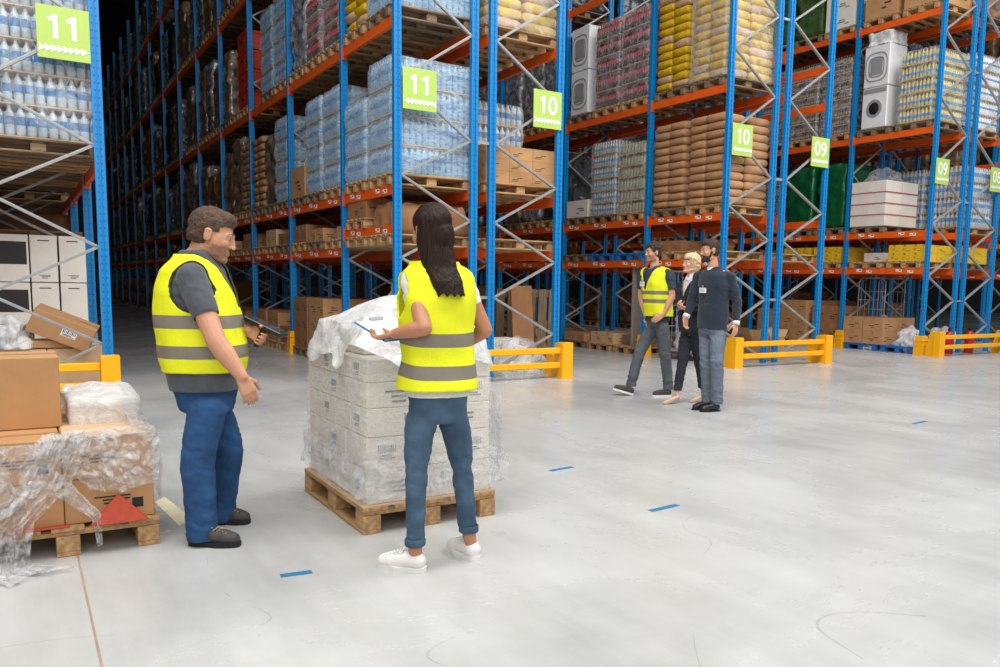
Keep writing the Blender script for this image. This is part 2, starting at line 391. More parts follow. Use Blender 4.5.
for rn, (x0, side, nb) in ROWS.items():
    rk = thing('pallet_rack', RACKLAB[rn], 'rack', (x0, 0, 0))
    xf, xr = (.0, DP) if side == 'L' else (DP, .0)
    for k in range(nb + 1):
        fr = D.objects.new('upright_frame', None); C.objects.link(fr); fr.parent = rk; fr.location = (0, ypost(k), 0); fr.empty_display_size = .1
        for x in (0, DP):
            obj('post', POST, fr, (x, 0, 0)); 
            if k < 4: obj('foot_plate', FOOT, fr, (x, 0, 0))
        bs = BR[side] if k < 4 else BR[side][:10]
        if k < 9 or rn == '1L':
            for b in bs: obj('brace', b, fr)
    for k in range(nb):
        L = B1 if k == 0 else BB; y = ypost(k)
        lv = [Z1, Z2, Z3, Z4]
        if rn == '1L' and k == 0: lv = [2.0, Z2, Z3, Z4]
        if rn == '0R' and k == 0: lv = [Z2, Z3, Z4]
        if rn == '2R' and k == 0: lv = [Z1, Z2, Z3, 5.28, Z4]
        for z in lv:
            b = obj('beam', BEAM[L], rk, (xf, y, z))
            if k < 4 and z in (Z1, Z2, 2.0):
                for q, yy in enumerate((.35, .62, 1.35, 1.6, 2.3, 2.5)):
                    if yy < L - .2 and side == 'L': obj('location_label', LOC, b, (-.028, yy, .01 if q % 2 else -.012))
            if k < (6 if nb > 12 else 7): obj('beam', BEAM[L], rk, (xr, y, z if z != 2.0 else Z1))
    if side == 'L' and rn in '1L2L3L0L4L':
        for z in (1.13, 3.22, 5.9): 
            mb = MB(); mb.bar((DP + .05, 0, z), (DP + GAP - .05, 0, z), .03, .04); obj('row_spacer', mb.mesh('row_spacer', 'steel'), rk)

# ------------------------------------------------------------ signs
def glyph(ch):
    """digit strokes as list of polylines with width, box .6 x 1"""
    def arc(cx, cy, rx, ry, a0, a1, n=14): return [(cx + rx * math.cos(math.radians(a0 + (a1 - a0) * i / n)), cy + ry * math.sin(math.radians(a0 + (a1 - a0) * i / n))) for i in range(n + 1)]
    if ch == '1': return [[(.36, 0), (.36, .94)], [(.36, .84), (.12, .72)]]
    if ch == '0': return [arc(.3, .47, .23, .42, 0, 360, 24)]
    if ch == '9': return [arc(.3, .66, .21, .24, 0, 360, 20), [(.51, .68), (.505, .5), (.47, .32), (.4, .16), (.3, .06), (.16, .04)]]
    if ch == '8': return [arc(.3, .68, .19, .2, 0, 360, 18), arc(.3, .26, .22, .24, 0, 360, 18)]
def digits_mesh(t, H):
    mb = MB(); w = .17 * H
    for i, ch in enumerate(t):
        ox = (i - len(t) / 2) * .66 * H
        for kk, pl in enumerate(glyph(ch)):
            pts = [(ox + x * H, y * H) for x, y in pl]
            for q, ((ax, ay), (bx, by)) in enumerate(zip(pts, pts[1:])):
                l = math.hypot(bx - ax, by - ay); tx, ty = (bx - ax) / l, (by - ay) / l; nx, ny = -ty * w / 2, tx * w / 2
                e = .16 * w if len(pts) > 2 else 0
                ax2, ay2, bx2, by2 = ax - tx * e, ay - ty * e, bx + tx * e, by + ty * e
                zz = .0002 * (q % 4) + .0009 * kk
                fr = -.002 - zz
                vs = [(ax2 + nx, fr, ay2 + ny), (ax2 - nx, fr, ay2 - ny), (bx2 - nx, fr, by2 - ny), (bx2 + nx, fr, by2 + ny)]
                vs += [(x, 0, z) for x, y, z in vs]
                mb.add(vs[:4], [(0, 1, 2, 3)])
    return mb.mesh('number', 'signwhite')
def arrows_mesh(d, W, H, n=8):
    mb = MB()
    for i in range(n):
        cx = (i - (n - 1) / 2) * W / n; w = H * .5
        p = [(cx - w * d, .5 * H), (cx + w * d, 0), (cx - w * d, -.5 * H), (cx - w * d * .75, 0)]
        vs = [(x, -.004, z) for x, z in p] + [(x, 0, z) for x, z in p]
        mb.add(vs[:4], [(0, 1, 3), (3, 1, 2)])
    return mb.mesh('arrows', 'signwhite')
SZ0, SZ1 = 3.517, 4.034
for txt, xc, d, lab in (('11', -AIS - .28, 1, 'large green 11 sign with white arrows, leftmost on the racking at left edge'),
                        ('11', .29, -1, 'green 11 sign with left-pointing arrows on the centre rack frame'),
                        ('10', 2 * DP + GAP - .24, 1, 'green 10 sign with right-pointing arrows, left of the two 10 signs'),
                        ('10', PER + .27, -1, 'green 10 sign beside the yellow sacks, right of the two 10 signs'),
                        ('09', PER + 2 * DP + GAP - .24, 1, 'green 09 sign below the brown layered load, left of the two 09 signs'),
                        ('09', 2 * PER + .21, -1, 'small green 09 sign under the white machines, right of the two 09 signs'),
                        ('08', 2 * PER + 2 * DP + GAP - .22, 1, 'small green 08 sign at the right edge')):
    t = thing('aisle_sign', lab, 'sign', (xc, -.06, SZ0), 0)
    mb = MB(); mb.box((0, 0, (SZ1 - SZ0) / 2), (.47, .012, SZ1 - SZ0)); obj('panel', mb.mesh('panel', 'lime', bevel=.002), t)
    obj('number', digits_mesh(txt, .25), t, (.005, -.007, .2)); obj('arrows', arrows_mesh(d, .43, .075), t, (0, -.007, .1))
    mb = MB(); mb.box((0, .012, .05), (.3, .012, .02)); mb.box((0, .012, .46), (.3, .012, .02)); obj('bracket', mb.mesh('bracket', 'steel'), t)

# ------------------------------------------------------------ guard rails
def guard(x0, x1, lab, leftpost=True):
    t = thing('guard_rail', lab, 'guard rail', (x0, -.42, 0))
    mb = MB(); mb.box((0, 0, .255), (.18, .16, .51)); mb.box((0, 0, .006), (.24, .22, .012)); pm = mb.mesh('end_post', 'yellow', bevel=.006)
    mb = MB()
    mb.add([(-.015, .08, 0), (.015, .08, 0), (.015, .27, 0), (-.015, .27, 0), (-.015, .08, .5), (.015, .08, .5), (.015, .16, .5), (-.015, .16, .5)], [(0, 3, 2, 1), (4, 5, 6, 7), (0, 1, 5, 4), (1, 2, 6, 5), (2, 3, 7, 6), (3, 0, 4, 7)])
    rib = mb.mesh('rib', 'yellow')
    W = x1 - x0
    for x in ((0, W) if leftpost else (W,)):
        p = obj('end_post', pm, t, (x, 0, 0)); obj('rib', rib, p, (-.05, 0, 0)); obj('rib', rib, p, (.05, 0, 0))
    for z in (.19, .395):
        mb = MB(); mb.box((W / 2, 0, z), (W - .18, .07, .085)); obj('rail', mb.mesh('rail', 'yellow', bevel=.01), t)
guard(-AIS - 2 * DP - GAP - .05, -AIS - .02, 'yellow guard rail under the large left 11 sign, behind the open carton')
guard(-.03, 2 * DP + GAP - .1, 'yellow guard rail behind the woman with long hair')
guard(PER - .02, PER + 2 * DP + GAP - .22, 'yellow guard rail right of the three walking people')
guard(2 * PER - .04, 2 * PER + 2 * DP + GAP + .0, 'yellow guard rail at the right edge')
CG = colguard()
for (x, y), l in (((0, 4.8), 'yellow column guard on a post behind the scanner'), ((2 * PER, 0), 'yellow column guard left of the rightmost guard rail'),
                  ((2 * PER, 2.0), 'yellow column guard on the post between the cartons and blue pallet'), ((PER, 2.0), 'yellow column guard behind the walking people'),
                  ((2 * DP + GAP, 0), 'yellow column guard behind the centre guard rail end'), ((PER + 2 * DP + GAP, 0), 'yellow column guard behind the guard rail right of walkers')):
    solo('column_guard', CG, l, 'column guard', (x, y, 0))
# ------------------------------------------------------------ pallets and goods
def pallet_mesh(wood):
    mb = MB()   # 1.2 along x, .8 along y
    for i in range(5): mb.box((0, -.36 + i * .18, .133), (1.2, .14 if i % 2 == 0 else .11, .022))
    for x in (-.53, 0, .53):
        mb.box((x, 0, .111), (.12, .8, .022))
        for y in (-.35, 0, .35): mb.box((x, y, .061), (.14, .1, .078))
    for y in (-.35, 0, .35): mb.box((0, y, .011), (1.2, .1, .022))
    return mb.mesh('wooden_pallet', wood, bevel=.004)
PAL = pallet_mesh('wood'); PALG = pallet_mesh('woodgrey'); PALB = pallet_mesh('bluebeam')
mb = MB()
def bottle_layer(W, Dp, hb, r, mats, zl=(.35, .62), cap=True):
    """perimeter bottles of one layer, W along x, Dp along y"""
    mb = MB(); nx = int(W / (2 * r)); ny = int(Dp / (2 * r)); h = hb
    prof = [(r * .8, 0), (r, .02), (r, h * zl[0]), (r, h * zl[1]), (r * .92, h * .74), (r * .38, h * .9), (r * .34, h * .97), (r * .3, h)]
    mis = [0, 0, 1, 0, 0, 2, 2]
    P = set()
    for i in range(nx):
        for j in range(ny):
            if i in (0, nx - 1) or j in (0, ny - 1): P.add((-W / 2 + r + i * (W - 2 * r) / (nx - 1), -Dp / 2 + r + j * (Dp - 2 * r) / (ny - 1)))
    for x, y in sorted(P): mb.lathe((x, y, 0), prof, 7, mis)
    mb.box((0, 0, h * .4), (W - 3 * r, Dp - 3 * r, h * .78), mi=0)
    return mb.mesh('bottle_layer', mats, smooth=True)
mb = MB(); mb.box((0, 0, .006), (1.16, .8, .012)); SHEET = mb.mesh('layer_sheet', 'cardlt')
FILMC = {}
def film_mesh(W, Dp, h, m, seed=1, **k):
    key = (W, Dp, round(h, 1), m, seed)
    if key not in FILMC: FILMC[key] = shell(W, Dp, h, r=.05, seg=.09, disp=.008, sc=5, seed=seed, **k).mesh('stretch_film', m, smooth=True)
    return FILMC[key]
LAY = {
 'water': (bottle_layer(1.14, .78, .36, .042, ['water', 'waterlabel', 'water'], (.4, .6)), .37, 'filmblue'),
 'waterbig': (bottle_layer(1.14, .78, .31, .045, ['waterclear', 'waterlabel', 'capw'], (.35, .62)), .325, 'filmrack'),
 'soda': (bottle_layer(1.12, .76, .3, .036, ['soda', 'red', 'red'], (.45, .7)), .33, 'filmrack'),
 'jar': (bottle_layer(1.12, .76, .2, .045, ['glassg', 'glassg', 'goldcap'], (.3, .6)), .22, 'filmrack'),
 'can': (bottle_layer(1.12, .76, .22, .04, ['glass', 'waterlabel', 'capw'], (.3, .5)), .24, 'filmrack'),
 'oil': (bottle_layer(1.12, .76, .27, .04, ['oil', 'waterlabel', 'goldcap'], (.25, .5)), .29, 'filmrack'),
 'milk': (bottle_layer(1.12, .76, .3, .05, ['white', 'waterlabel', 'capw'], (.4, .55)), .31, 'filmrack'),
 'brown': (bottle_layer(1.14, .78, .17, .035, ['blacklabel', 'carddk', 'goldcap'], (.2, .5)), .19, 'filmrack'),
 'slab': (bottle_layer(1.14, .78, .2, .05, ['black', 'black', 'grey'], (.3, .5)), .22, 'filmrack'),
}
DARKM = {}
def dark_mesh(h, m, seed):
    key = (round(h, 1), m, seed % 3)
    if key not in DARKM: DARKM[key] = shell(1.1, .78, h, r=.07, seg=.075, disp=.028, sc=5, seed=seed % 3 + 1, layers=max(2, int(h / .24)), pinch=.05, bottom=True).mesh('wrapped_load', m, smooth=True)
    return DARKM[key]
SACKM = {}
def sack_mesh(m, seed, w=.585, d=.40, h=.15):
    key = (m, seed)
    if key in SACKM: return SACKM[key]
    vs = []; fs = []; nu, nv = 16, 8
    for j in range(nv + 1):
        ph = -PI / 2 + PI * j / nv
        for i in range(nu):
            th = 2 * PI * i / nu
            c, s_ = math.cos(th), math.sin(th)
            sx = math.copysign(abs(c) ** .22, c); sy = math.copysign(abs(s_) ** .22, s_)
            q = max(0, math.cos(ph)) ** .3; z = math.sin(ph)
            p = [sx * q * w / 2, sy * q * d / 2, math.copysign(abs(z) ** .62, z) * h / 2 * (1 - .3 * abs(sx * q) ** 6)]
            k = nz3(p, 6, seed) * .022
            vs.append((p[0] + k, p[1] + k, p[2] + h / 2 + k * .6))
    for j in range(nv):
        for i in range(nu): fs.append((j * nu + i, j * nu + (i + 1) % nu, (j + 1) * nu + (i + 1) % nu, (j + 1) * nu + i))
    mb = MB(); mb.add(vs, fs); me = mb.mesh('sack', m, smooth=True); SACKM[key] = me; return me
CART = {}
def carton_mesh(w, d, h, m='card', marks=True):
    key = (w, d, h, m, marks)
    if key in CART: return CART[key]
    mb = MB(); mb.box((0, 0, h / 2), (w, d, h), mi=0)
    if w > d: mb.box((0, 0, h + .0006), (w * .995, .05, .0012), mi=1); tp = ((w / 2 + .0006, 0, h * .87), (.0012, .05, h * .26)), ((-w / 2 - .0006, 0, h * .87), (.0012, .05, h * .26))
    else: mb.box((0, 0, h + .0006), (.05, d * .995, .0012), mi=1); tp = ((0, d / 2 + .0006, h * .87), (.05, .0012, h * .26)), ((0, -d / 2 - .0006, h * .87), (.05, .0012, h * .26))
    for c, s_ in tp: mb.box(c, s_, mi=1)
    if marks:
        r_ = random.Random(int(w * 100 + d * 37 + h * 11))
        for sx, ax in ((-1, 0), (-1, 1)):
            for k in range(3):
                a = r_.uniform(-.3, .1); b_ = r_.uniform(.06, .16); z = h * (.25 + .13 * k)
                if ax == 0: mb.box((-w / 2 - .0006, d * a, z), (.0012, d * b_ * 2, h * .05), mi=2)
                else: mb.box((w * a, -d / 2 - .0006, z), (w * b_ * 2, .0012, h * .05), mi=2)
    me = mb.mesh('carton', [m, 'tape' if m != 'whitecard' else 'white', 'ink'], bevel=0); CART[key] = me; return me

ORD = ['first', 'second', 'third', 'fourth', 'fifth', 'sixth', 'seventh', 'eighth', 'ninth', 'tenth', 'eleventh', 'twelfth', 'thirteenth', 'fourteenth', 'fifteenth', 'sixteenth', 'seventeenth', 'eighteenth']
LVN = {0: 'floor level', 1: 'first level', 2: 'second level', 3: 'third level', 4: 'fourth level', 5: 'top level', 9: 'low level'}
ZL = {0: 0, 1: Z1 + BH / 2, 2: Z2 + BH / 2, 3: Z3 + BH / 2, 4: Z4 + BH / 2, 9: 2.0 + BH / 2}
def slotpos(rn, k, lv, i):
    x0, side, nb = ROWS[rn]; y = ypost(k) + ([.52, 1.46] if k == 0 else [.5, 1.4, 2.3])[i]
    return (x0 + DP / 2, y, ZL[lv])
def where(rn, k, lv, i):
    n = 2 if k == 0 else 3
    pos = ['front', 'rear'][i] if n == 2 else ['front', 'middle', 'rear'][i]
    return f'{pos} of {ORD[k]} bay, {LVN[lv]}, {RUNDESC[rn]} run'
def put_pallet(rn, k, lv, i, me=None, deep=False):
    p = slotpos(rn, k, lv, i)
    if deep: lab, g = f'wooden pallet under wrapped goods, deep bays, {LVN[lv]}, {RUNDESC[rn]} run', f'pallets deep in the {RUNDESC[rn]} run, {LVN[lv]}'
    else: lab, g = 'wooden pallet, ' + where(rn, k, lv, i), f'pallets in the {RUNDESC[rn]} run'
    me = me or (PAL if R.random() < .65 else PALG)
    if lv < 6 and not shown(VISP, rn, k, lv, i):
        LUMP['p'].append((me, p, 0)); return (p[0], p[1], p[2] + .1445)
    if me is PALB: lab = lab.replace('wooden', 'blue')
    q = solo('wooden_pallet', me, lab, 'pallet', p, R.uniform(-.02, .02), g)
    return (p[0], p[1], p[2] + .1445)
def layered(kind, nl, rn, k, lv, i, desc, film=True, sheets=True, dy=0):
    p = put_pallet(rn, k, lv, i)
    me, hh, fm = LAY[kind]
    t = thing('wrapped_load', f'{desc}, {where(rn, k, lv, i)}', 'pallet load', (p[0], p[1] + dy, p[2]), R.uniform(-.015, .015), f'{desc}s')
    for q in range(nl):
        obj('bottle_layer', me, t, (R.uniform(-.008, .008), R.uniform(-.008, .008), q * hh + .012), (0, 0, 0))
        if sheets: obj('layer_sheet', SHEET, t, (0, 0, q * hh))
    if film: obj('stretch_film', film_mesh(1.2, .84, nl * hh, fm, 1 + (i + k) % 3, layers=nl, pinch=.03), t, (0, 0, .0))
    return t
def darkload(rn, k, lv, i, h, m, seed, deep=True, desc=None):
    p = put_pallet(rn, k, lv, i, deep=deep)
    me = dark_mesh(h, m, seed)
    if not shown(VISL, rn, k, lv, i): LUMP['l'].append((me, p, 0)); return
    if deep: lab, g = f'dark film-wrapped load in the deep bays, {LVN[lv]}, {RUNDESC[rn]} run', f'wrapped loads deep in the {RUNDESC[rn]} run, {LVN[lv]}'
    else: d_ = desc or {'darkwrap': 'dark lumpy wrapped load', 'darkwrap2': 'grey wrapped load', 'darkwrap3': 'brown wrapped load', 'black': 'black wrapped load'}.get(m, 'wrapped load'); lab, g = f'{d_}, {where(rn, k, lv, i)}', f'wrapped loads of the {RUNDESC[rn]} run'
    o = solo('wrapped_load', me, lab, 'pallet load', p, R.uniform(-.03, .03), g)
    return o
def sacks(rn, k, lv, i, nl, colf, desc, film=None):
    p = put_pallet(rn, k, lv, i)
    w = where(rn, k, lv, i)
    for q in range(nl):
        for a in range(2 if (k == 0 and i == 0) or rn == '1R' else 1):
            for b_ in range(2):
                m = colf(q, a, b_)
                solo('sack', sack_mesh(m, R.randint(1, 4)), f'{desc}, {w}', 'sack', (p[0] + (-.29 + .58 * a) + R.uniform(-.012, .012), p[1] - .2 + .4 * b_ + R.uniform(-.01, .01), p[2] + q * .137),
                     R.uniform(-.05, .05) + (PI if R.random() < .5 else 0), f'{desc}s, {w}')
    if film:
        solo('stretch_film', film_mesh(1.24, .86, nl * .14 + .03, film, 2), f'clear film round the sacks, {w}', 'plastic film', p, 0)
def cartons(rn, k, lv, i, dims, rows, cols, nl, m, desc, marks=True, base=True, z=None):
    p = put_pallet(rn, k, lv, i) if base else slotpos(rn, k, lv, i)
    w, d, h = dims
    for q in range(nl):
        for a in range(rows):
            for b_ in range(cols):
                solo('carton', carton_mesh(w, d, h, m, marks), f'{desc}, {where(rn, k, lv, i)}', 'carton', (p[0] + (a - (rows - 1) / 2) * (w + .004), p[1] + (b_ - (cols - 1) / 2) * (d + .004), p[2] + q * (h + .002)), R.uniform(-.012, .012), f'{desc}s, {where(rn, k, lv, i)}')
used = set()
# slots the photograph actually shows; goods in the others are lumped together
VISP = {'0R': '0 6 7 23 24 25 26 39 42 43 44 60 61 78 79', '1L': '3 4 6 7 9 10 20 21 22 23 24 25 26 27 28 29 36 37 39 40 41 42 43 44 45 46 47 57 58 59 60 61 62 63 64 65 66 67 68 78 79 80 81 82 83 84 85 86 96 98 99 100 101 102 103 104 114 115 116 117 118 119 120 121 122 124 129 130 131 132 133 134 135 136 137 138 139 140 143 146 147 150 151 152 153 154 155 156 157 158 159 161 165 166 168 169 170 171 173 174 175 176 177 178 179 187 189 191 192 193 194 195 196 197 200 205 206 207 208 209 210 211 212 213 215 217 226 227 228 229 230 236 244 245 246 247 248 250 262 264 265 267 269 279', '1R': '1 3 4 6 7 9 10 18 24', '2L': '3 4 6 7 9 10 18 19 20 21 22 23 24 25 26 27 28 29 37 39 40 42 43 44 45 46 47 48 57 60 63 68 84 93 147 148', '3L': '0 1 3 4 6 7 9 10 12 13 19 21 24 25 26 27 28 29 30 31 32 42 43 44 45 48 60 61 62 72 74 78 79', '2R': '3 45 46 47 63', '3R': '3 6 9 10 27 28 30 31 45', '4L': '4 7 24 25 26 27 29 42 43 45 79'}
VISL = {'0R': '6 40', '1L': '3 4 6 7 9 22 24 25 27 28 29 39 40 42 43 45 46 47 54 55 61 62 65 67 68 72 75 78 79 80 81 82 83 84 85 86 90 95 96 97 98 99 100 101 102 103 104 111 112 113 114 115 116 117 118 119 120 121 122 129 130 131 132 133 134 135 136 137 138 139 140 143 146 147 148 150 151 152 153 154 155 156 157 158 159 161 162 163 165 166 167 168 169 170 171 173 174 175 176 177 178 179 180 181 182 184 185 186 187 188 189 191 192 193 194 195 196 197 200 202 203 204 205 206 207 208 209 210 211 212 213 215 216 217 218 220 221 222 223 224 226 227 228 229 230 234 235 236 238 240 241 242 243 244 245 246 247 248 250 255 258 261 264 267 293 296 299 310 313 316 317', '3L': '9 24 25 26 27 28 29 31 32 36 42 43 45 46 55 60 62 63 64 65 72 74 78 90', '2L': '24 25 27 28 39 42 43 44 45 46 47 48 50 54 55 60 61 63 64 91 110 126 127 145 163 181 198 199', '3R': '6 7 9 10 25 26 30 43', '1R': '7 21 24 28', '4L': '4 7 21 24 27 29 30 31 32 36 45 46 47 54 55 63 64 72', '2R': '23 39 49 50', '4R': '28 29 80'}
VISP = {k: set(map(int, v.split())) for k, v in VISP.items()}; VISL = {k: set(map(int, v.split())) for k, v in VISL.items()}
LUMP = {'p': [], 'l': []}
def shown(V, rn, k, lv, i): return (k * 6 + lv) * 3 + i in V.get(rn, ())
def U(*s): used.add(s); return s
def go(fn, slot, *a, **k): used.add(slot); return fn(*slot, *a, **k)

# run with the centre 11 sign --------------------------------------------------
def water(n, slot, dy=0): used.add(slot); layered('water', n, *slot, 'blue water bottle stack', dy=dy)
water(4, ('1L', 0, 2, 0)); water(3, ('1L', 0, 2, 1)); water(4, ('1L', 0, 3, 0)); water(4, ('1L', 1, 2, 0)); water(4, ('1L', 1, 2, 1))
water(4, ('1L', 2, 2, 0)); water(5, ('1L', 2, 3, 0)); water(4, ('1L', 2, 3, 1)); used.add(('1L', 2, 3, 2))
yel = lambda q, a, b: 'sackpale' if (q * 3 + a + b * 2) % 5 == 0 else 'sackyellow'
brn = lambda q, a, b: 'sackbrown'
go(sacks, ('1L', 0, 3, 1), 9, yel, 'yellow printed sack')
for s_, n in ((('1L', 1, 3, 0), 3), (('1L', 1, 3, 1), 3)): used.add(s_); layered('soda', n, *s_, 'dark cola bottle stack')
go(darkload, ('1L', 1, 3, 2), 1.7, 'darkwrap2', 3, deep=False)
go(cartons, ('1L', 1, 2, 2), (.58, .78, .5), 2, 1, 1, 'card', 'large brown carton')
go(darkload, ('1L', 2, 2, 1), 1.3, 'darkwrap', 2, deep=False)
go(sacks, ('1L', 2, 2, 2), 10, brn, 'brown paper sack')
go(sacks, ('1L', 3, 2, 0), 10, brn, 'brown paper sack')
used.add(('1L', 3, 3, 0)); used.add(('1L', 3, 3, 1)); p = put_pallet('1L', 3, 3, 0); put_pallet('1L', 3, 3, 1)
for q in range(4):
    mb = MB(); mb.box((0, 0, .185), (1.12, .8, .37)); mb.box((-.565, 0, .34), (.02, .84, .05)); mb.box((0, -.405, .34), (1.16, .02, .05)); mb.box((-.562, 0, .2), (.01, .2, .06), mi=1); mb.box((0, -.402, .2), (.2, .01, .06), mi=1)
    solo('plastic_crate', mb.mesh('plastic_crate', ['redcrate', 'dark'], bevel=.004), 'red-orange plastic crate in the tall stack high behind the man with scanner', 'crate', (p[0], p[1] + .1, p[2] + q * .385), 0, 'stacked red-orange crates')
go(darkload, ('1L', 3, 3, 2), 1.5, 'darkwrap', 1, deep=False); used.add(('1L', 3, 3, 1))
for b_ in range(1, 4):
    for i in range(3):
        if R.random() < .9: go(cartons, ('1L', b_, 1, i), [(.56, .36, .3), (.38, .76, .22), (.56, .37, .2)][(b_ + i) % 3], 2, 2 if (b_ + i) % 3 != 1 else 1, 1, ['card', 'carddk', 'cardlt'][(b_ * 2 + i) % 3], 'low carton')
go(cartons, ('1L', 1, 0, 0), (.58, .38, .4), 2, 2, 1, 'whitecard', 'white carton')
go(cartons, ('1L', 1, 0, 1), (.38, .38, .29), 3, 2, 3, 'card', 'plain brown carton')
go(cartons, ('1L', 1, 0, 2), (.38, .38, .29), 3, 2, 3, 'carddk', 'dark brown carton')
go(cartons, ('1L', 2, 0, 0), (.56, .37, .3), 2, 2, 1, 'carddk', 'low brown carton')
go(cartons, ('1L', 2, 0, 1), (.56, .37, .27), 2, 2, 2, 'card', 'stacked carton')
go(cartons, ('1L', 2, 0, 2), (.56, .37, .27), 2, 2, 2, 'card', 'stacked carton')
used.add(('1L', 0, 0, 1)); used.add(('1L', 0, 0, 0))
go(cartons, ('1L', 0, 9, 1), (.56, .75, .28), 2, 1, 1, 'carddk', 'flat brown carton')
# left 10 sign run ------------------------------------------------------------
go(cartons, ('1R', 0, 2, 0), (.38, .26, .17), 3, 3, 3, 'card', 'small brown printed carton')
used.add(('1R', 0, 2, 1)); layered('waterbig', 4, '1R', 0, 2, 1, 'clear water bottle stack')
go(sacks, ('1R', 0, 3, 0), 8, yel, 'yellow printed sack', 'filmrack')
go(sacks, ('1R', 0, 3, 1), 8, yel, 'yellow printed sack')
for i in (0, 1): go(put_pallet, ('1R', 0, 1, i))
# right 10 sign run -----------------------------------------------------------
go(sacks, ('2L', 0, 3, 0), 13, yel, 'yellow printed sack', 'filmrack'); go(sacks, ('2L', 0, 3, 1), 13, yel, 'yellow printed sack')
go(sacks, ('2L', 0, 2, 0), 11, brn, 'brown paper sack'); go(sacks, ('2L', 0, 2, 1), 11, brn, 'brown paper sack')
for s_ in (('2L', 1, 3, 0), ('2L', 1, 3, 1)): used.add(s_); layered('soda', 5, *s_, 'red and dark cola bottle stack')
used.add(('2L', 1, 2, 0)); layered('jar', 6, '2L', 1, 2, 0, 'pale jar stack'); used.add(('2L', 1, 2, 1)); layered('can', 6, '2L', 1, 2, 1, 'grey-blue can stack')
go(cartons, ('2L', 1, 2, 2), (.38, .76, .35), 3, 1, 1, 'whitecard', 'white carton')
def washer(loc, lab, door, rz=0):
    t = thing('washing_machine', lab, 'washing machine', loc, rz)
    mb = MB(); mb.box((0, 0, .44), (.6, .62, .86)); obj('cabinet', mb.mesh('cabinet', 'white', bevel=.015), t)
    def ring(ra, rb, xx, mname, nm, sc=1):
        mb = MB(); n = 28; vs = []
        for rr, x in ((ra, xx), (ra, xx - .012), (rb, xx - .012), (rb, xx)):
            for i in range(n):
                a = 2 * PI * i / n; vs.append((x, math.copysign(abs(math.cos(a)) ** sc, math.cos(a)) * rr, .42 + math.copysign(abs(math.sin(a)) ** sc, math.sin(a)) * rr * (1.12 if sc < 1 else 1)))
        mb.add(vs, [(k * n + i, k * n + (i + 1) % n, (k + 1) * n + (i + 1) % n, (k + 1) * n + i) for k in range(3) for i in range(n)])
        return obj(nm, mb.mesh(nm, mname, smooth=False, fix=True), t)
    if door:
        ring(.19, .13, -.3, 'grey', 'door_ring'); mb = MB(); mb.lathe((-.3, 0, .42), [(.13, -.004), (.12, -.02), (.04, -.035), (.002, -.036)], 24, ax='x'); obj('door_glass', mb.mesh('door_glass', 'dark', fix=True), t)
        mb = MB(); mb.box((-.304, 0, .8), (.01, .56, .1)); mb.box((-.312, -.18, .8), (.008, .14, .06)); obj('control_panel', mb.mesh('control_panel', 'grey', bevel=.002), t)
    else:
        ring(.27, .25, -.3, 'grey', 'moulding', .6); ring(.19, .17, -.3, 'grey', 'inner_moulding', .55)
        mb = MB(); mb.box((-.306, 0, .43), (.012, .3, .34)); obj('rear_cover', mb.mesh('rear_cover', 'grey', bevel=.004), t)
    return t
used.add(('2L', 1, 3, 2)); p = put_pallet('2L', 1, 3, 2)
for q in range(2): washer((p[0] - .28, p[1], p[2] + q * .875), ['white boxed appliance, lower of two beside the cola bottles', 'white boxed appliance, upper of two beside the cola bottles'][q], False)
for i in range(2): go(put_pallet, ('2L', 1, 1, i), PALB)
go(put_pallet, ('2L', 1, 1, 2)); go(put_pallet, ('2L', 0, 1, 0)); go(cartons, ('2L', 0, 1, 1), (.5, .36, .2), 2, 2, 1, 'carddk', 'low brown carton')
for b_ in (2, 3):
    for i in range(3):
        go(darkload, ('2L', b_, 3, i), 1.5 + .1 * i, 'darkwrap2', i + b_, deep=False); go(darkload, ('2L', b_, 2, i), 1.4, ['black', 'darkwrap2', 'darkwrap'][i], i, deep=False)
# run of the left 09 sign: mostly empty bays
for i in (0, 1): go(put_pallet, ('2R', 0, 1, i)); used.add(('2R', 0, 2, i)); used.add(('2R', 0, 3, i)); used.add(('2R', 0, 4, i))
for i in range(3): used.add(('2R', 1, 3, i)); used.add(('2R', 1, 2, i)); 
# right 09 sign run -----------------------------------------------------------
used.add(('3L', 0, 3, 1)); p = put_pallet('3L', 0, 3, 1)
washer((p[0] - .28, p[1] + .02, p[2]), 'white washing machine with round door, lower of the stacked pair', True); washer((p[0] - .28, p[1] + .02, p[2] + .875), 'white machine shown from its back, upper of the stacked pair', False)
solo('plastic_bag', shell(.6, .6, .26, r=.1, seg=.05, disp=.03, sc=8, seed=4, crown=.05).mesh('plastic_bag', 'filmwhite', smooth=True), 'crumpled milky bag on top of the upper white machine', 'plastic bag', (p[0] - .28, p[1], p[2] + 1.75))
used.add(('3L', 0, 3, 0)); layered('oil', 5, '3L', 0, 3, 0, 'yellowish bottle stack')
used.add(('3R', 0, 3, 0)); layered('milk', 5, '3R', 0, 3, 0, 'white bottle stack'); used.add(('3R', 0, 3, 1)); layered('milk', 5, '3R', 0, 3, 1, 'white bottle stack')
used.add(('3R', 0, 2, 0)); layered('waterbig', 4, '3R', 0, 2, 0, 'white and blue bottle stack'); used.add(('3R', 0, 2, 1)); layered('waterbig', 4, '3R', 0, 2, 1, 'white and blue bottle stack')
for s_ in (('3L', 1, 3, 0), ('3L', 1, 3, 1), ('3L', 1, 3, 2)): used.add(s_); layered('brown', 9, *s_, 'dark brown layered stack')
for i in range(2): go(cartons, ('3L', 0, 4, i), (.58, .78, .7), 2, 1, 1, 'card', 'big brown carton')
go(cartons, ('3L', 1, 4, 0), (.58, .78, .35), 2, 1, 3, 'whitecard', 'white carton')
for i in (1, 2): go(darkload, ('3L', 1, 4, i), 1.6, 'olive', i, deep=False, desc='olive green sack load')
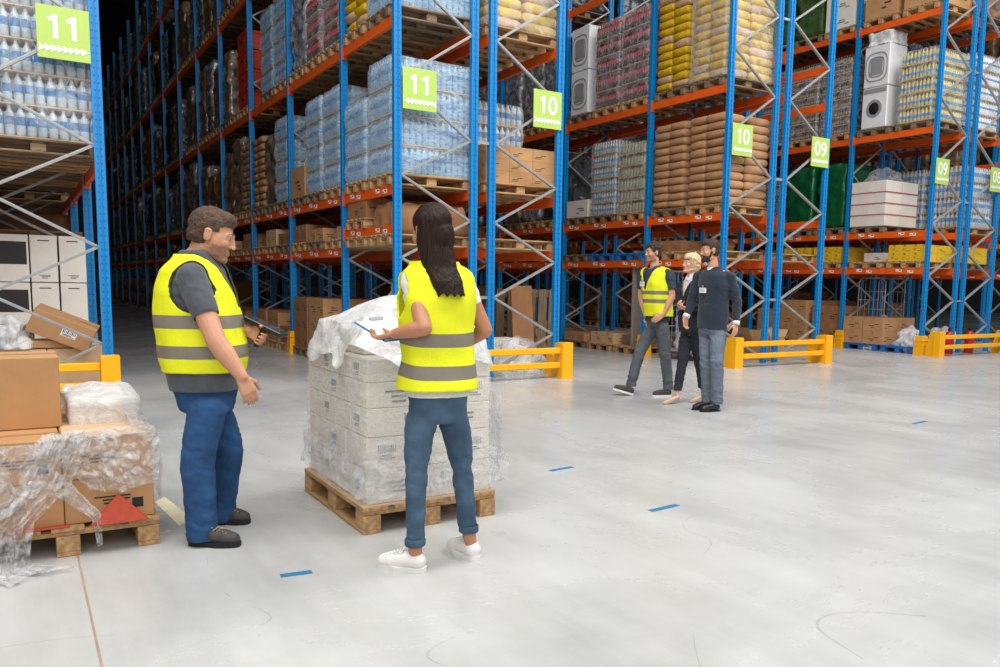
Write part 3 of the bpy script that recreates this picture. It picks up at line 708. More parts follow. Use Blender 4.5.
go(darkload, ('3L', 1, 2, 0), 1.45, 'green', 1, deep=False, desc='dark green wrapped load'); go(darkload, ('3L', 1, 2, 1), 1.45, 'green', 2, deep=False, desc='dark green wrapped load')
used.add(('3L', 1, 2, 2)); layered('slab', 6, '3L', 1, 2, 2, 'black layered stack')
used.add(('3L', 0, 2, 0)); used.add(('3L', 0, 2, 1)); p = put_pallet('3L', 0, 2, 1); p0_ = (p[0], p[1] - .0, p[2])
for q in range(4):
    for a in range(2):
        for b_ in range(2):
            solo('carton', carton_mesh(.57, .43, .24, 'whitecard', False), 'white carton in the red-strapped stack under the white machines', 'carton', (p[0] - .29 + .58 * a, p0_[1] - .22 + b_ * .435 + .03, p[2] + q * .242), 0, 'white cartons with red straps')
    if q < 3:
        mb = MB(); 
        for x in (-.585, .585): mb.box((x, 0, 0), (.006, .89, .018))
        for y in (-.445, .445): mb.box((0, y, 0), (1.176, .006, .018))
        solo('strap', mb.mesh('strap', 'redline'), f"thin red strap round the white cartons, {['lowest', 'middle', 'topmost'][q]} of three", 'strap', (p[0], p0_[1] + .027, p[2] + .24 * (q + 1)))
solo('plastic_bag', shell(.6, .7, .22, r=.1, seg=.05, disp=.035, sc=7, seed=6, crown=.1, taper=.3).mesh('plastic_bag', 'filmrack', smooth=True), 'crumpled grey film heap on the red-strapped white cartons', 'plastic bag', (p[0] - .1, p[1], p[2] + .972))
MT['yellowbox'] = mat('yellow_boxes', (232, 188, 34), .5, var=.1, scale=12)
for i, (b_, s_) in enumerate((('3L', (0, 1, 0)), ('3L', (1, 1, 0)), ('3L', (1, 1, 1)), ('3R', (0, 1, 0)))):
    go(cartons, (b_,) + s_, (.56, .25, .17), 2, 3, 2, 'yellowbox', 'small yellow box', marks=True)
go(cartons, ('3L', 0, 1, 1), (.56, .5, .2), 1, 1, 1, 'whitecard', 'flat white carton')
used.add(('3L', 0, 0, 1)); p = put_pallet('3L', 0, 0, 1, PALB); put_pallet('3L', 0, 0, 0, PALB)
for q in range(2):
    for a in range(2):
        for b_ in range(2): solo('carton', carton_mesh(.57, .5, .29, 'card'), 'brown carton on the blue pallet by the yellow column guard', 'carton', (p[0] - .29 + a * .58, p[1] - .3 + b_ * .52, p[2] + q * .292), R.uniform(-.02, .02), 'brown cartons on the blue pallet')
for i in range(3): go(cartons, ('3L', 1, 0, i), [(.5, .38, .4), (.57, .38, .3), (.4, .38, .33)][i], 2, 2, [2, 3, 2][i], ['carddk', 'card', 'card'][i], 'brown carton')
for b_ in (1, 2):
    for i in range(3): go(cartons, ('2L', b_, 0, i), [(.57, .36, .16), (.38, .76, .2), (.5, .38, .22)][(i + b_) % 3], 2, 1 if (i + b_) % 3 == 1 else 2, 1, ['woodgrey', 'cardlt', 'card'][i], 'low box')
# ------------------------------------------------------------ things near the camera
def near_pallet(lab, loc, rz, k=1.0):
    t = thing('wooden_pallet', lab, 'pallet', loc, rz); t.scale = (k, 1, 1)
    for i in range(5):
        mb = MB(); mb.box((0, 0, 0), (1.2, .14 if i % 2 == 0 else .11, .022)); obj('deck_board', mb.mesh('deck_board', 'wood', bevel=.003), t, (0, -.33 + i * .165, .133))
    for x in (-.53, 0, .53):
        mb = MB(); mb.box((0, 0, 0), (.12, .8, .022)); obj('stringer_board', mb.mesh('stringer_board', 'wood', bevel=.003), t, (x, 0, .111))
        for y in (-.35, 0, .35): mb = MB(); mb.box((0, 0, 0), (.14, .1, .078)); obj('block', mb.mesh('block', 'wood', bevel=.004), t, (x, y, .061))
    for y in (-.35, 0, .35): mb = MB(); mb.box((0, 0, 0), (1.2, .1, .022)); obj('bottom_board', mb.mesh('bottom_board', 'wood', bevel=.003), t, (0, y, .011))
def loc2(c, rz, x, y, z): return (c[0] + math.cos(rz) * x - math.sin(rz) * y, c[1] + math.sin(rz) * x + math.cos(rz) * y, z)
def near_carton(c, rz, x, y, z, dims, m, lab, group=None, label=None, jit=.01, rot=None):
    w, d, h = dims; t = thing('carton', lab, 'carton', loc2(c, rz, x, y, z), rz + R.uniform(-jit, jit), group, rot)
    mb = MB(); mb.box((0, 0, h / 2), (w, d, h)); obj('box', mb.mesh('box', m, bevel=.004), t)
    mb = MB(); mb.box((0, 0, h + .0007), (w * .99, .05, .0014)); 
    for s in (-1, 1): mb.box((s * (w / 2 + .0007), 0, h - .04), (.0014, .05, .08))
    obj('tape', mb.mesh('tape', 'tape' if m != 'whitecard' else 'white'), t)
    if label:
        for face, u, v, sw, sh, kind in label:
            lb = MB()
            def place(uu, vv, a, b, th, mi):
                if face == 'f': lb.box((uu, -d / 2 - th, vv), (a, .0012, b), mi=mi)
                elif face == 'l': lb.box((-w / 2 - th, uu, vv), (.0012, a, b), mi=mi)
                elif face == 'r': lb.box((w / 2 + th, uu, vv), (.0012, a, b), mi=mi)
                else: lb.box((uu, vv, h + th), (a, b, .0012), mi=mi)
            if kind == 'bar':
                place(u, v, sw, sh, .001, 0)
                for q in range(9): place(u - sw * .4 + q * sw * .1, v + sh * .12, sw * (.03 + .03 * (q % 3 == 0)), sh * .45, .002, 1)
                place(u - sw * .1, v - sh * .25, sw * .6, sh * .07, .002, 1); place(u, v - sh * .38, sw * .75, sh * .05, .002, 1)
            elif kind == 'txt':
                for q in range(3): place(u + (q % 2) * sw * .08, v - q * sh * .33, sw * (.8 - .2 * q), sh * .14, .001, 1)
            elif kind == 'dark': place(u, v, sw, sh, .001, 1)
            elif kind == 'red': place(u, v, sw, sh, .001, 2)
            obj('shipping_label' if kind == 'bar' else 'printed_mark', lb.mesh('shipping_label', ['paper', 'inkgrey' if m == 'whitecard' and h < .3 else 'ink', 'redline']), t)
    return t
def ragged(mb, amp, seed, z0=.0, H=.2):
    """lets the lower edge of a wrap hang unevenly"""
    out = []
    for v in mb.v:
        k = max(0, 1 - (v[2] - z0) / H); a = math.atan2(v[1], v[0])
        out.append((v[0], v[1], v[2] + k * amp * (noise.noise(Vector((math.cos(a) * 2.2, math.sin(a) * 2.2, seed))) + .15)))
    mb.v = out; return mb
# ---- wrapped white cartons between the two workers
CM = (-2.28, -5.47)
near_pallet('wooden pallet under the film-wrapped white cartons between man and woman', (CM[0], CM[1], 0), PI / 2, .88)
mb = MB(); mb.box((0, 0, .004), (.8, 1.05, .008)); solo('base_sheet', mb.mesh('base_sheet', 'cardlt'), 'brown card sheet under the film-wrapped white cartons', 'sheet', (CM[0], CM[1], .1445), 0)
lay = [(.185, 2, 4), (.18, 2, 3), (.155, 2, 4), (.14, 2, 3), (.125, 2, 4)]; z = .154
for q, (h, a, b) in enumerate(lay):
    w, d = .735 / a, 1.0 / b
    for i in range(a):
        for j in range(b):
            lb = []
            if i == 0 and (j + q) % 2 == 0: lb.append(('l', .03, h * .5, .1, .09, 'bar'))
            if j == 0: lb.append(('f', -.07 if (i + q) % 2 else .08, h * .55, .12, .1, 'bar') if (i + q) % 3 else ('f', 0, h * .6, .2, .08, 'txt'))
            near_carton(CM, 0, (i - (a - 1) / 2) * (w + .003), (j - (b - 1) / 2) * (d + .003), z, (w - .004, d - .004, h - .003), 'whitecard', 'white labelled carton in the film-wrapped stack between man and woman', 'white cartons wrapped between the two workers', lb or None, .012)
    z += h
for i, j in ((0, 0), (1, 0), (0, 1), (1, 1)): near_carton(CM, 0, -.15 + i * .32, -.1 + j * .36, z, (.31, .35, .13), 'whitecard', 'white carton on the uneven top of the film-wrapped stack', 'top white cartons of the wrapped stack', None, .04)
MT['filmwrap'] = film_mat('tight_pallet_wrap', .12, .5, (244, 240, 234), scale=5, rough=.14, stretch=(1.3, 1.3, 5), bump=.5)
MT['filmtop'] = film_mat('crumpled_top_film', .5, .97, (244, 245, 246), scale=5.5, rough=.22, bump=.8)
MT['filmdrape'] = film_mat('hanging_clear_film', .12, .72, (246, 246, 246), scale=11, rough=.12, bump=1.0)
t = thing('stretch_film', 'clear crumpled film round the white carton stack between man and woman', 'plastic film', (CM[0], CM[1], .12))
obj('side_wrap', ragged(shell(.775, 1.03, .80, r=.03, seg=.03, disp=.008, sc=9, seed=3, top=False), .03, 5, 0, .12).mesh('side_wrap', 'filmwrap', smooth=True), t)
sm = shell(.82, 1.08, .24, r=.08, seg=.03, disp=.022, sc=6, seed=8, top=True, taper=.2, crown=.13)
sm = ragged(sm, .16, 2.3, 0, .3); obj('top_cover', sm.mesh('top_cover', 'filmtop', smooth=True), t, (0, 0, .74))
sk = MB(); vs = []; fs = []; n = 90; m_ = 9
for j in range(m_):
    for i in range(n):
        a = 2 * PI * i / n; x = max(-.42, min(.42, .62 * math.cos(a))); y = max(-.62, min(.62, .86 * math.sin(a))); k = j / (m_ - 1)
        fl = 1 + .1 * k * k * (1 if x > .2 else .35); nn_ = noise.noise(Vector((math.cos(a) * 5, math.sin(a) * 5, k * 3))) * .03
        vs.append((x * fl + nn_, y * (1 + .03 * k) + nn_, .22 - k * .2 + .03 * noise.noise(Vector((math.cos(a) * 3, math.sin(a) * 3, 4)))))
for j in range(m_ - 1):
    for i in range(n): fs.append((j * n + i, (j + 1) * n + i, (j + 1) * n + (i + 1) % n, j * n + (i + 1) % n))
sk.add(vs, fs); obj('lower_skirt', sk.mesh('lower_skirt', 'filmdrape', smooth=True), t, (0, 0, .06)).scale = (.97, .86, 1)
# loose flare of film at the right side
vs = []; fs = []; n = 26
for j in range(14):
    for i in range(n):
        u = i / (n - 1); k = j / 13; x = .42 + .17 * (k ** 1.5) * math.sin(PI * min(1, u * 1.1)) + .02 * nz3((u * 3, k * 3, 0), 2, 4); y = -.55 + u * .5 + .02 * nz3((u * 4, k * 2, 2), 2, 5); vs.append((x, y, .6 - k * .46))
for j in range(13):
    for i in range(n - 1): fs.append((j * n + i, (j + 1) * n + i, (j + 1) * n + i + 1, j * n + i + 1))
mb = MB(); mb.add(vs, fs); obj('loose_flap', mb.mesh('loose_flap', 'filmdrape', smooth=True), t)
# ---- left pallet of brown cartons
RL = 0; CL = (-4.01, -5.02)
near_pallet('wooden pallet under the brown cartons at the left edge', (CL[0], CL[1], 0), PI / 2)
for q, (h, z) in enumerate(((.215, .146), (.205, .363))):
    for i in range(2):
        for j in range(3):
            lb = []
            if j == 0: lb = [('f', -.04 + .05 * ((i + q) % 2), h * .55, .2, .05, 'txt')] + ([('f', .12, h * .35, .05, .05, 'dark')] if (i + q) % 2 else [])
            if i == 1: lb.append(('r', 0, h * .5, .12, .1, 'bar') if q else ('r', -.05, h * .55, .16, .12, 'red'))
            near_carton(CL, RL, (i - .5) * .396 - .01, (j - 1) * .392 + .02, z, (.39, .386, h), 'cardlt' if (q and i == 5) else 'card', 'brown printed carton under loose clear film on the left pallet', 'brown cartons on the left pallet', lb, .015)
c_ = Vector((-4.0, -5.24)); 
near_carton(CL, RL, -.25, -.02, .571, (.52, .40, .36), 'card', 'plain tan carton on top of the left pallet load', None, None, 0)
mb = MB(); mb.box((0, 0, 0), (.521, .0015, .002)); 
sl = shell(.34, .62, .13, r=.03, seg=.035, disp=.012, sc=8, seed=5, crown=.03); solo('foam_pack', sl.mesh('foam_pack', 'filmwhite', smooth=True), 'white plastic-wrapped pack lying beside the plain tan carton', 'package', loc2(CL, RL, .21, .1, .572), RL)
mb = MB(); mb.box((0, 0, .0015), (.38, .5, .003)); solo('card_sheet', mb.mesh('card_sheet', 'cardlt'), 'pale card sheet lying on top of the left pallet cartons', 'sheet', loc2(CL, RL, .19, -.32, .5695), 0)
def drape(P, nu, nv, amp, sc_, seed, name='sheet'):
    """crumpled sheet through a 4 x k grid of control points (list of rows)"""
    vs = []; fs = []; rows = len(P); cols = len(P[0])
    def cp(u, v):
        a = v * (rows - 1); r0 = min(int(a), rows - 2); fa = a - r0; b = u * (cols - 1); c0 = min(int(b), cols - 2); fb = b - c0
        g = lambda r, c: Vector(P[r][c])
        return (g(r0, c0) * (1 - fb) + g(r0, c0 + 1) * fb) * (1 - fa) + (g(r0 + 1, c0) * (1 - fb) + g(r0 + 1, c0 + 1) * fb) * fa
    for j in range(nv + 1):
        for i in range(nu + 1):
            u, v = i / nu, j / nv; p = cp(u, v); k = noise.noise(Vector((u * sc_, v * sc_ * .8, seed))) * amp + noise.noise(Vector((u * sc_ * 3, v * sc_ * 2.2, seed + 4))) * amp * .5
            vs.append((p.x + k * .2, p.y - abs(k) * 1.2, p.z + k * .35))
    for j in range(nv):
        for i in range(nu): a = j * (nu + 1) + i; fs.append((a, a + 1, a + nu + 2, a + nu + 1))
    mb = MB(); mb.add(vs, fs); return mb.mesh(name, 'filmdrape', smooth=True)
t = thing('stretch_film', 'loose torn clear film hanging off the left pallet cartons to the floor', 'plastic film', (CL[0], CL[1], 0), RL)
# local frame: x along the front, -y towards the viewer; floor at 0
fy = -.585
obj('left_tail', drape([[(-.08, fy + .1, .585), (.12, fy + .1, .59)], [(-.10, fy - .01, .57), (.12, fy - .01, .57)], [(-.2, fy - .04, .36), (.02, fy - .05, .36)], [(-.36, fy - .07, .16), (-.14, fy - .07, .2)], [(-.42, fy - .12, .02), (-.16, fy - .10, .02)], [(-.40, fy - .34, .03), (.02, fy - .24, .02)]], 34, 80, .07, 7, 1), t)
obj('front_sheet', drape([[(-.05, fy + .12, .585), (.2, fy + .14, .60), (.4, fy + .12, .59)], [(-.12, fy - .015, .565), (.2, fy - .015, .57), (.405, fy - .01, .565)], [(.0, fy - .03, .44), (.2, fy - .04, .44), (.41, fy - .03, .42)], [(.1, fy - .03, .32), (.24, fy - .04, .30), (.39, fy - .03, .33)]], 60, 50, .03, 7, 9), t)
obj('torn_strip', drape([[(-.22, fy - .05, .30), (-.14, fy - .05, .40)], [(-.04, fy - .05, .31), (.02, fy - .05, .37)], [(.1, fy - .05, .18), (.14, fy - .05, .2)], [(.12, fy - .05, .04), (.14, fy - .05, .05)]], 10, 60, .025, 7, 4), t)
obj('right_side_sheet', drape([[(.3, fy + .1, .60), (.3, fy + .9, .68)], [(.405, fy + .0, .575), (.41, fy + .95, .60)], [(.425, fy + .0, .4), (.45, fy + .95, .42)], [(.41, fy + .0, .22), (.44, fy + .8, .2)]], 40, 40, .03, 6, 12), t)
mb = MB(); mb.add([(-.13, 0, 0), (.13, 0, 0), (.0, .03, .14), (-.13, .03, 0), (.13, .03, 0), (.0, .05, .14)], [(0, 1, 2), (3, 5, 4), (0, 3, 4, 1), (1, 4, 5, 2), (2, 5, 3, 0)])
solo('corner_protector', mb.mesh('corner_protector', 'redorange', fix=True, bevel=.003), 'orange-red triangular plastic piece at the front of the left pallet', 'plastic piece', loc2(CL, RL, .22, -.645, .1445), RL, rot=(0, 0, RL))
mb = MB(); mb.box((-.0, 0, .004), (.26, .03, .008)); solo('plastic_strip', mb.mesh('plastic_strip', 'redorange', bevel=.002), 'orange-red strip on the left pallet near the floor film', 'plastic piece', loc2(CL, RL, -.12, -.59, .1445), RL)
def flat(pts, m, z=.003): mb = MB(); n = len(pts); mb.add([(x, y, 0) for x, y in pts] + [(x, y, z) for x, y in pts], [tuple(range(n))[::-1], tuple(range(n, 2 * n))] + [(i, (i + 1) % n, n + (i + 1) % n, n + i) for i in range(n)]); return mb.mesh('w', m, fix=True)
MT['paleyellow'] = mat('pale_yellow_card', (238, 230, 196), .7)
solo('card_strip', flat([(-3.53, -4.78), (-3.46, -4.68), (-3.40, -5.22), (-3.48, -5.36)], 'paleyellow'), 'pale yellow strip on the floor behind the man\'s shoes', 'strip')
for (x, y, a, l, w_), lab in (((-.88, -5.2, .14, .22, .045), 'blue tape mark on the floor behind the nearer blue mark, centre'), ((-.91, -6.37, .10, .24, .045), 'blue tape mark, brightest and nearest on the open floor'), ((-3.145, -6.39, -.13, .14, .045), 'blue tape mark in front of the woman\'s left sneaker'), ((3.55, -5.2, .16, .3, .04), 'small distant blue tape mark at the right')):
    mb = MB(); mb.box((0, 0, .001), (l, w_, .002)); solo('tape_mark', mb.mesh('tape_mark', 'bluetape'), lab, 'tape mark', (x, y, 0), a, 'blue floor tape marks')
# ---- left rack, ground level
P0 = (-3.92, .62)
near_pallet('wooden pallet on the floor inside the left rack', (P0[0], P0[1], 0), 0)
near_pallet('wooden pallet behind, under the tall white cartons in the left rack', (P0[0], 1.62, 0), 0)
for q in range(2):
    for i in range(2): near_carton(P0, 0, -.3 + .6 * i, 0, .146 + q * .2, (.59, .7, .19), 'cardlt', 'flat brown carton on the floor pallet inside the left rack', 'flat cartons inside the left rack', None)
for q in range(3):
    for i, (x, w) in enumerate(((-.36, .50), (.04, .27), (.33, .27), (.0, 0))):
        if w == 0: continue
        near_carton((P0[0], 1.55), 0, x - .0, 0, .146 + q * .55, (w, .66, .54), 'whitecard', 'tall white carton with dark picture panel in the left rack' if i == 0 else 'narrow white carton in the left rack stack', 'wide white cartons in the left rack' if i == 0 else 'narrow white cartons in the left rack',
                    [('f', .08, .33, .3, .26, 'dark'), ('f', -.15, .15, .12, .05, 'red')] if i == 0 else [('f', 0, .08, .14, .05, 'txt'), ('f', 0, .48, .12, .012, 'dark')], .004)
t = near_carton(P0, 0, .12, -.22, .64, (.62, .4, .26), 'card', 'tilted brown carton with white shipping label in the left rack', None, [('f', .08, .13, .15, .09, 'bar')], 0, rot=(.12, .42, -.12))
near_carton(P0, 0, .12, -.18, .548, (.5, .36, .08), 'card', 'flat closed carton beneath the tilted brown carton', None, [('f', .16, .04, .12, .04, 'bar')], 0)
sl = shell(.5, .42, .26, r=.12, seg=.03, disp=.05, sc=9, seed=11, crown=.08, taper=.3); solo('bubble_wrap', sl.mesh('bubble_wrap', 'filmwhite', smooth=True), 'heap of milky bubble wrap left of the tilted carton', 'bubble wrap', (P0[0] - .35, P0[1] - .2, .548), 0)
sl = shell(.34, .7, .5, r=.08, seg=.04, disp=.03, sc=6, seed=12, crown=.08, taper=.2); solo('plastic_film', sl.mesh('plastic_film', 'film', smooth=True), 'loose clear film beside the narrow white cartons in the left rack', 'plastic film', (-3.5, 1.55, .15), 0)
# ---- clutter at floor level inside the other racks
def leaning(x, y, lab, lean, me=PALG, rz=0): solo('wooden_pallet', me, lab, 'pallet', (x, y, .62), 0, 'leaning pallets beside the walkers', rot=(0, 0, 0)).rotation_euler = Euler((0, -(PI / 2 - lean), rz))
leaning(3.05, 1.9, 'old wooden pallet leaning upright behind the centre rack, left of two', .16, rz=.9)
leaning(3.32, 2.0, 'old wooden pallet leaning upright behind the centre rack, right of two', .24, rz=.9)
near_carton((2.1, .7), 0, -.1, .1, .0, (.45, .4, .5), 'whitecard', 'white carton on the floor behind the centre guard rail', None, None)
near_carton((2.1, .7), 0, .25, .25, .0, (.4, .4, .35), 'whitecard', 'low white carton beside the leaning brown board', None, None)
mb = MB(); mb.box((0, 0, .65), (.5, .03, 1.3)); solo('cardboard_sheet', mb.mesh('cardboard_sheet', 'carddk', bevel=.004), 'tall brown cardboard sheet behind the centre guard rail', 'cardboard', (2.75, 1.3, 0), .3, rot=(-.08, 0, .3))
sl = shell(.8, .6, .42, r=.12, seg=.035, disp=.05, sc=7, seed=13, crown=.1, taper=.25); solo('plastic_bag', sl.mesh('plastic_bag', 'film', smooth=True), 'bag of clear crumpled film behind the centre guard rail', 'plastic bag', (1.95, .25, .0), 0)
near_pallet('low wooden pallet on the floor behind the centre guard rail', (1.98, 1.62, 0), PI / 2)
sl = shell(.7, .7, .5, r=.12, seg=.035, disp=.06, sc=6, seed=14, crown=.1, taper=.25); solo('plastic_bag', sl.mesh('plastic_bag', 'film', smooth=True), 'clear film bundle left of the woman in the centre rack', 'plastic bag', (.55, .75, .75), 0)
near_carton((.55, .95), 0, 0, .0, .0, (.8, .75, .74), 'carddk', 'dark brown carton below the film bundle in the centre rack', None, None)
def roll_cage(x, y, lab, rz=0, blue=False):
    t = thing('roll_cage', lab, 'roll cage', (x, y, 0), rz); H = 1.6
    mb = MB(); mb.box((0, 0, .17), (.8, .7, .04)); obj('base', mb.mesh('base', 'bluebeam' if blue else 'steel', bevel=.006), t)
    for sx in (-.37, .37):
        for sy in (-.32, .32):
            mb = MB(); mb.lathe((0, 0, 0), [(.02, -.02), (.055, -.016), (.055, .016), (.02, .02)], 14, ax='y'); obj('wheel', mb.mesh('wheel', 'dark'), t, (sx * .85, sy * .85, .06)); mb = MB(); mb.box((0, 0, 0), (.04, .05, .06)); obj('caster', mb.mesh('caster', 'steel'), t, (sx * .85, sy * .85, .12))
    for sx in (-.39, .39):
        mb = MB(); mb.tube([(sx, -.33, .18), (sx, -.33, H - .08), (sx, -.25, H), (sx, .25, H), (sx, .33, H - .08), (sx, .33, .18)], .014, 8)
        for k in range(6): mb.tube([(sx, -.27 + k * .108, .2), (sx, -.27 + k * .108, H - .01)], .005, 6)
        for z in (.5, .9, 1.3): mb.tube([(sx, -.33, z), (sx, .33, z)], .006, 6)
        obj('side_frame', mb.mesh('side_frame', 'steel', smooth=True), t)
    mb = MB(); mb.tube([(-.39, .33, 1.1), (.39, .33, 1.1)], .01, 8); mb.tube([(-.39, .33, .6), (.39, .33, .6)], .01, 8); obj('back_bar', mb.mesh('back_bar', 'steel', smooth=True), t)
roll_cage(6.25, 1.1, 'wire roll cage filled with white bags right of the walkers', .1)
for q, (dx, dy, z) in enumerate(((-.1, 0, .2), (.1, .05, .55), (-.05, .0, .9))):
    sl = shell(.5, .5, .34, r=.14, seg=.04, disp=.05, sc=7, seed=20 + q, crown=.08, taper=.2, bottom=True); solo('plastic_bag', sl.mesh('plastic_bag', 'filmwhite', smooth=True), ['lowest', 'middle', 'topmost'][q] + ' white plastic bag in the roll cage right of the walkers', 'plastic bag', (6.25 + dx * .4, 1.1 + dy, z), 0)
for i, (x, y, h_, rr) in enumerate(((6.75, .9, .95, .35), (6.7, 1.35, 1.05, -.3))): mb = MB(); mb.box((0, 0, h_ / 2), (.4, .025, h_)); solo('cardboard_sheet', mb.mesh('cardboard_sheet', 'card'), ['nearer', 'farther'][i] + ' upright cardboard sheet beside the roll cage of white bags', 'cardboard', (x, y, 0), rr)
roll_cage(12.45, 1.55, 'empty-topped roll cage behind the rightmost column guard', .05, True)
for q, (x, y, s_) in enumerate(((12.1, .5, .6), (12.6, 1.4, .65), (13.4, .6, .6), (11.95, 1.3, .5))):
    sl = shell(s_, s_, .42, r=.14, seg=.04, disp=.06, sc=7, seed=30 + q, crown=.1, taper=.25, bottom=True); solo('plastic_bag', sl.mesh('plastic_bag', 'filmwhite', smooth=True), ['white plastic bag nearest the rightmost column guard', 'white plastic bag inside the right roll cage', 'white plastic bag behind the rightmost guard rail', 'white plastic bag between cartons and right roll cage'][q], 'plastic bag', (x, y, .2 if q == 1 else 0), 0)
for i, (x, y) in enumerate(((12.55, -.08), (13.3, -.1))):
    t = thing('fire_extinguisher', ['left', 'right'][i] + ' one of two red canisters behind the rightmost guard rail', 'extinguisher', (x, y, 0))
    mb = MB(); mb.lathe((0, 0, 0), [(.085, 0), (.095, .02), (.095, .38), (.06, .46), (.03, .49)], 18); obj('cylinder', mb.mesh('cylinder', 'extred', smooth=True), t)
    mb = MB(); mb.box((0, 0, .52), (.03, .05, .07)); mb.box((.05, 0, .555), (.12, .02, .02)); obj('valve', mb.mesh('valve', 'dark'), t)
for i, (x, y, rr) in enumerate(((7.6, .5, .2), (8.0, 1.2, -.1))):
    t = near_carton((x, y), rr, 0, 0, 0, (.5, .4, .42), 'card', ['nearer', 'farther'][i] + ' open carton on the floor under the left 09 sign', None, None)
    mb = MB()
    for s in (-1, 1): mb.bar((s * .25, 0, .42), (s * .36, 0, .55), .4, .006, up=(0, 0, 1))
    mb2 = MB()
    for s in (-1, 1):
        mb2.add([(s * .25, -.2, .423), (s * .25, .2, .423), (s * .36, .2, .56), (s * .36, -.2, .56)], [(0, 1, 2, 3)])
    fo = obj('flap', mb2.mesh('flap', 'cardlt'), t); sd = fo.modifiers.new('s', 'SOLIDIFY'); sd.thickness = .005
mb = MB(); mb.box((0, 0, 1.0), (.9, .06, 2.0)); solo('grey_panel', mb.mesh('grey_panel', 'greyboard', bevel=.004), 'tall grey-brown panel standing behind the three walkers', 'panel', (6.35, 2.5, 0), .1)
used.update({('0R', 0, 2, 0), ('0R', 0, 2, 1), ('0R', 0, 1, 0), ('0R', 0, 1, 1), ('0R', 1, 0, 0)})
layered('waterbig', 5, '0R', 0, 2, 0, 'large clear water bottle stack'); layered('waterbig', 5, '0R', 0, 2, 1, 'large clear water bottle stack')

obj('left_sheet', drape([[(-.42, fy - .012, .56), (.0, fy - .012, .56)], [(-.42, fy - .02, .36), (-.1, fy - .02, .38)], [(-.42, fy - .02, .2), (-.2, fy - .02, .24)]], 30, 30, .02, 6, 31), [o for o in C.objects if o.get('label', '').startswith('loose torn clear')][0])
# fill: far bays of every run ---------------------------------------------------
for rn, (x0, side, nb) in ROWS.items():
    for k in range(nb):
        for lv in (1, 2, 3, 4):
            for i in range(2 if k == 0 else 3):
                if (rn, k, lv, i) in used: continue
                if side == 'R' and (k > 4 or (k > 2 and lv > 3)): continue
                if rn in ('0L', '0R') and lv > 3: continue
                if rn in ('2L', '3L', '4L') and (k > 8): continue
                if lv == 4 and k < 2 and rn in ('1L', '1R', '2L', '2R', '0L', '0R'): continue
                if R.random() < (.06 if rn == '1L' else .2): continue
                deep = k >= 4; m = R.choice(['darkwrap', 'darkwrap2', 'darkwrap3', 'black'])
                if lv == 1:
                    if rn == '1L': darkload(rn, k, lv, i, R.choice([.3, .4]), R.choice(['carddk', 'darkwrap3']), R.randint(0, 2), deep=deep, desc='low wrapped load')
                    else:
                        if R.random() < .6: darkload(rn, k, lv, i, .3, 'carddk', R.randint(0, 2), deep=deep, desc='low wrapped load')
                        else: put_pallet(rn, k, lv, i, deep=deep)
                else:
                    darkload(rn, k, lv, i, R.choice([1.1, 1.4, 1.6, 1.7]), m, R.randint(0, 2), deep=deep)
        if k > 1 and side == 'L' and k < 14 and rn != '0L':
            for i in range(3):
                if (rn, k, 0, i) not in used and R.random() < .8: darkload(rn, k, 0, i, R.choice([.5, .8, 1.1]), R.choice(['carddk', 'darkwrap3', 'carddk']), R.randint(0, 2), deep=k >= 4, desc='low brown wrapped load')
if True:   # fifth level of the long run, deep bays
    ZL[5] = Z5 + BH / 2
    rk = [o for o in C.objects if o.name.startswith('pallet_rack') and o['label'] == RACKLAB['1L']][0]
    for k in range(4, 16): obj('beam', BEAM[BB], rk, (0, ypost(k), Z5))
    for k in range(5, 15):
        for i in range(3):
            if R.random() < .7: darkload('1L', k, 5, i, R.choice([1.1, 1.4]), R.choice(['darkwrap', 'darkwrap2']), R.randint(0, 2))

for key, nm, lab, cat in (('p', 'wooden_pallet', 'mass of wooden pallets in the hidden and distant rack bays', 'pallets'), ('l', 'wrapped_load', 'mass of film-wrapped goods in the hidden and distant rack bays', 'pallet loads')):
    mb = MB(); mats = []; 
    for me, p, rz in LUMP[key]:
        mm = me.materials[0]
        if mm not in mats: mats.append(mm)
        mi = mats.index(mm); mb.add([(v.co.x + p[0], v.co.y + p[1], v.co.z + p[2]) for v in me.vertices], [tuple(f.vertices) for f in me.polygons], mi)
    solo(nm, mb.mesh(nm, mats, smooth=key == 'l'), lab, cat, kind='stuff')
# ------------------------------------------------------------ people
MT['skin'] = mat('skin', (206, 150, 120), .5, var=.06, scale=10, sss=.12)
MT['skin2'] = mat('skin_light', (222, 168, 140), .5, var=.05, scale=10, sss=.12)
MT['skintan'] = mat('skin_tan', (190, 132, 100), .5, var=.06, scale=10, sss=.12)
MT['stubble'] = mat('skin_stubble', (166, 120, 92), .6, var=.15, scale=60)
MT['hairbrown'] = mat('short_brown_hair', (86, 62, 46), .7, var=.35, scale=60, bump=.6, bscale=90)
MT['hairdark'] = mat('dark_curly_hair', (62, 44, 34), .7, var=.4, scale=40, bump=.8, bscale=60)
MT['hairblond'] = mat('blond_hair', (222, 194, 150), .5, var=.25, scale=30, bump=.6, bscale=50)
MT['hairlong'] = mat('long_dark_brown_hair', (44, 27, 19), .5, var=.5, scale=30, stretch=(6, 6, .5), bump=.35, bscale=40, spec=.2)
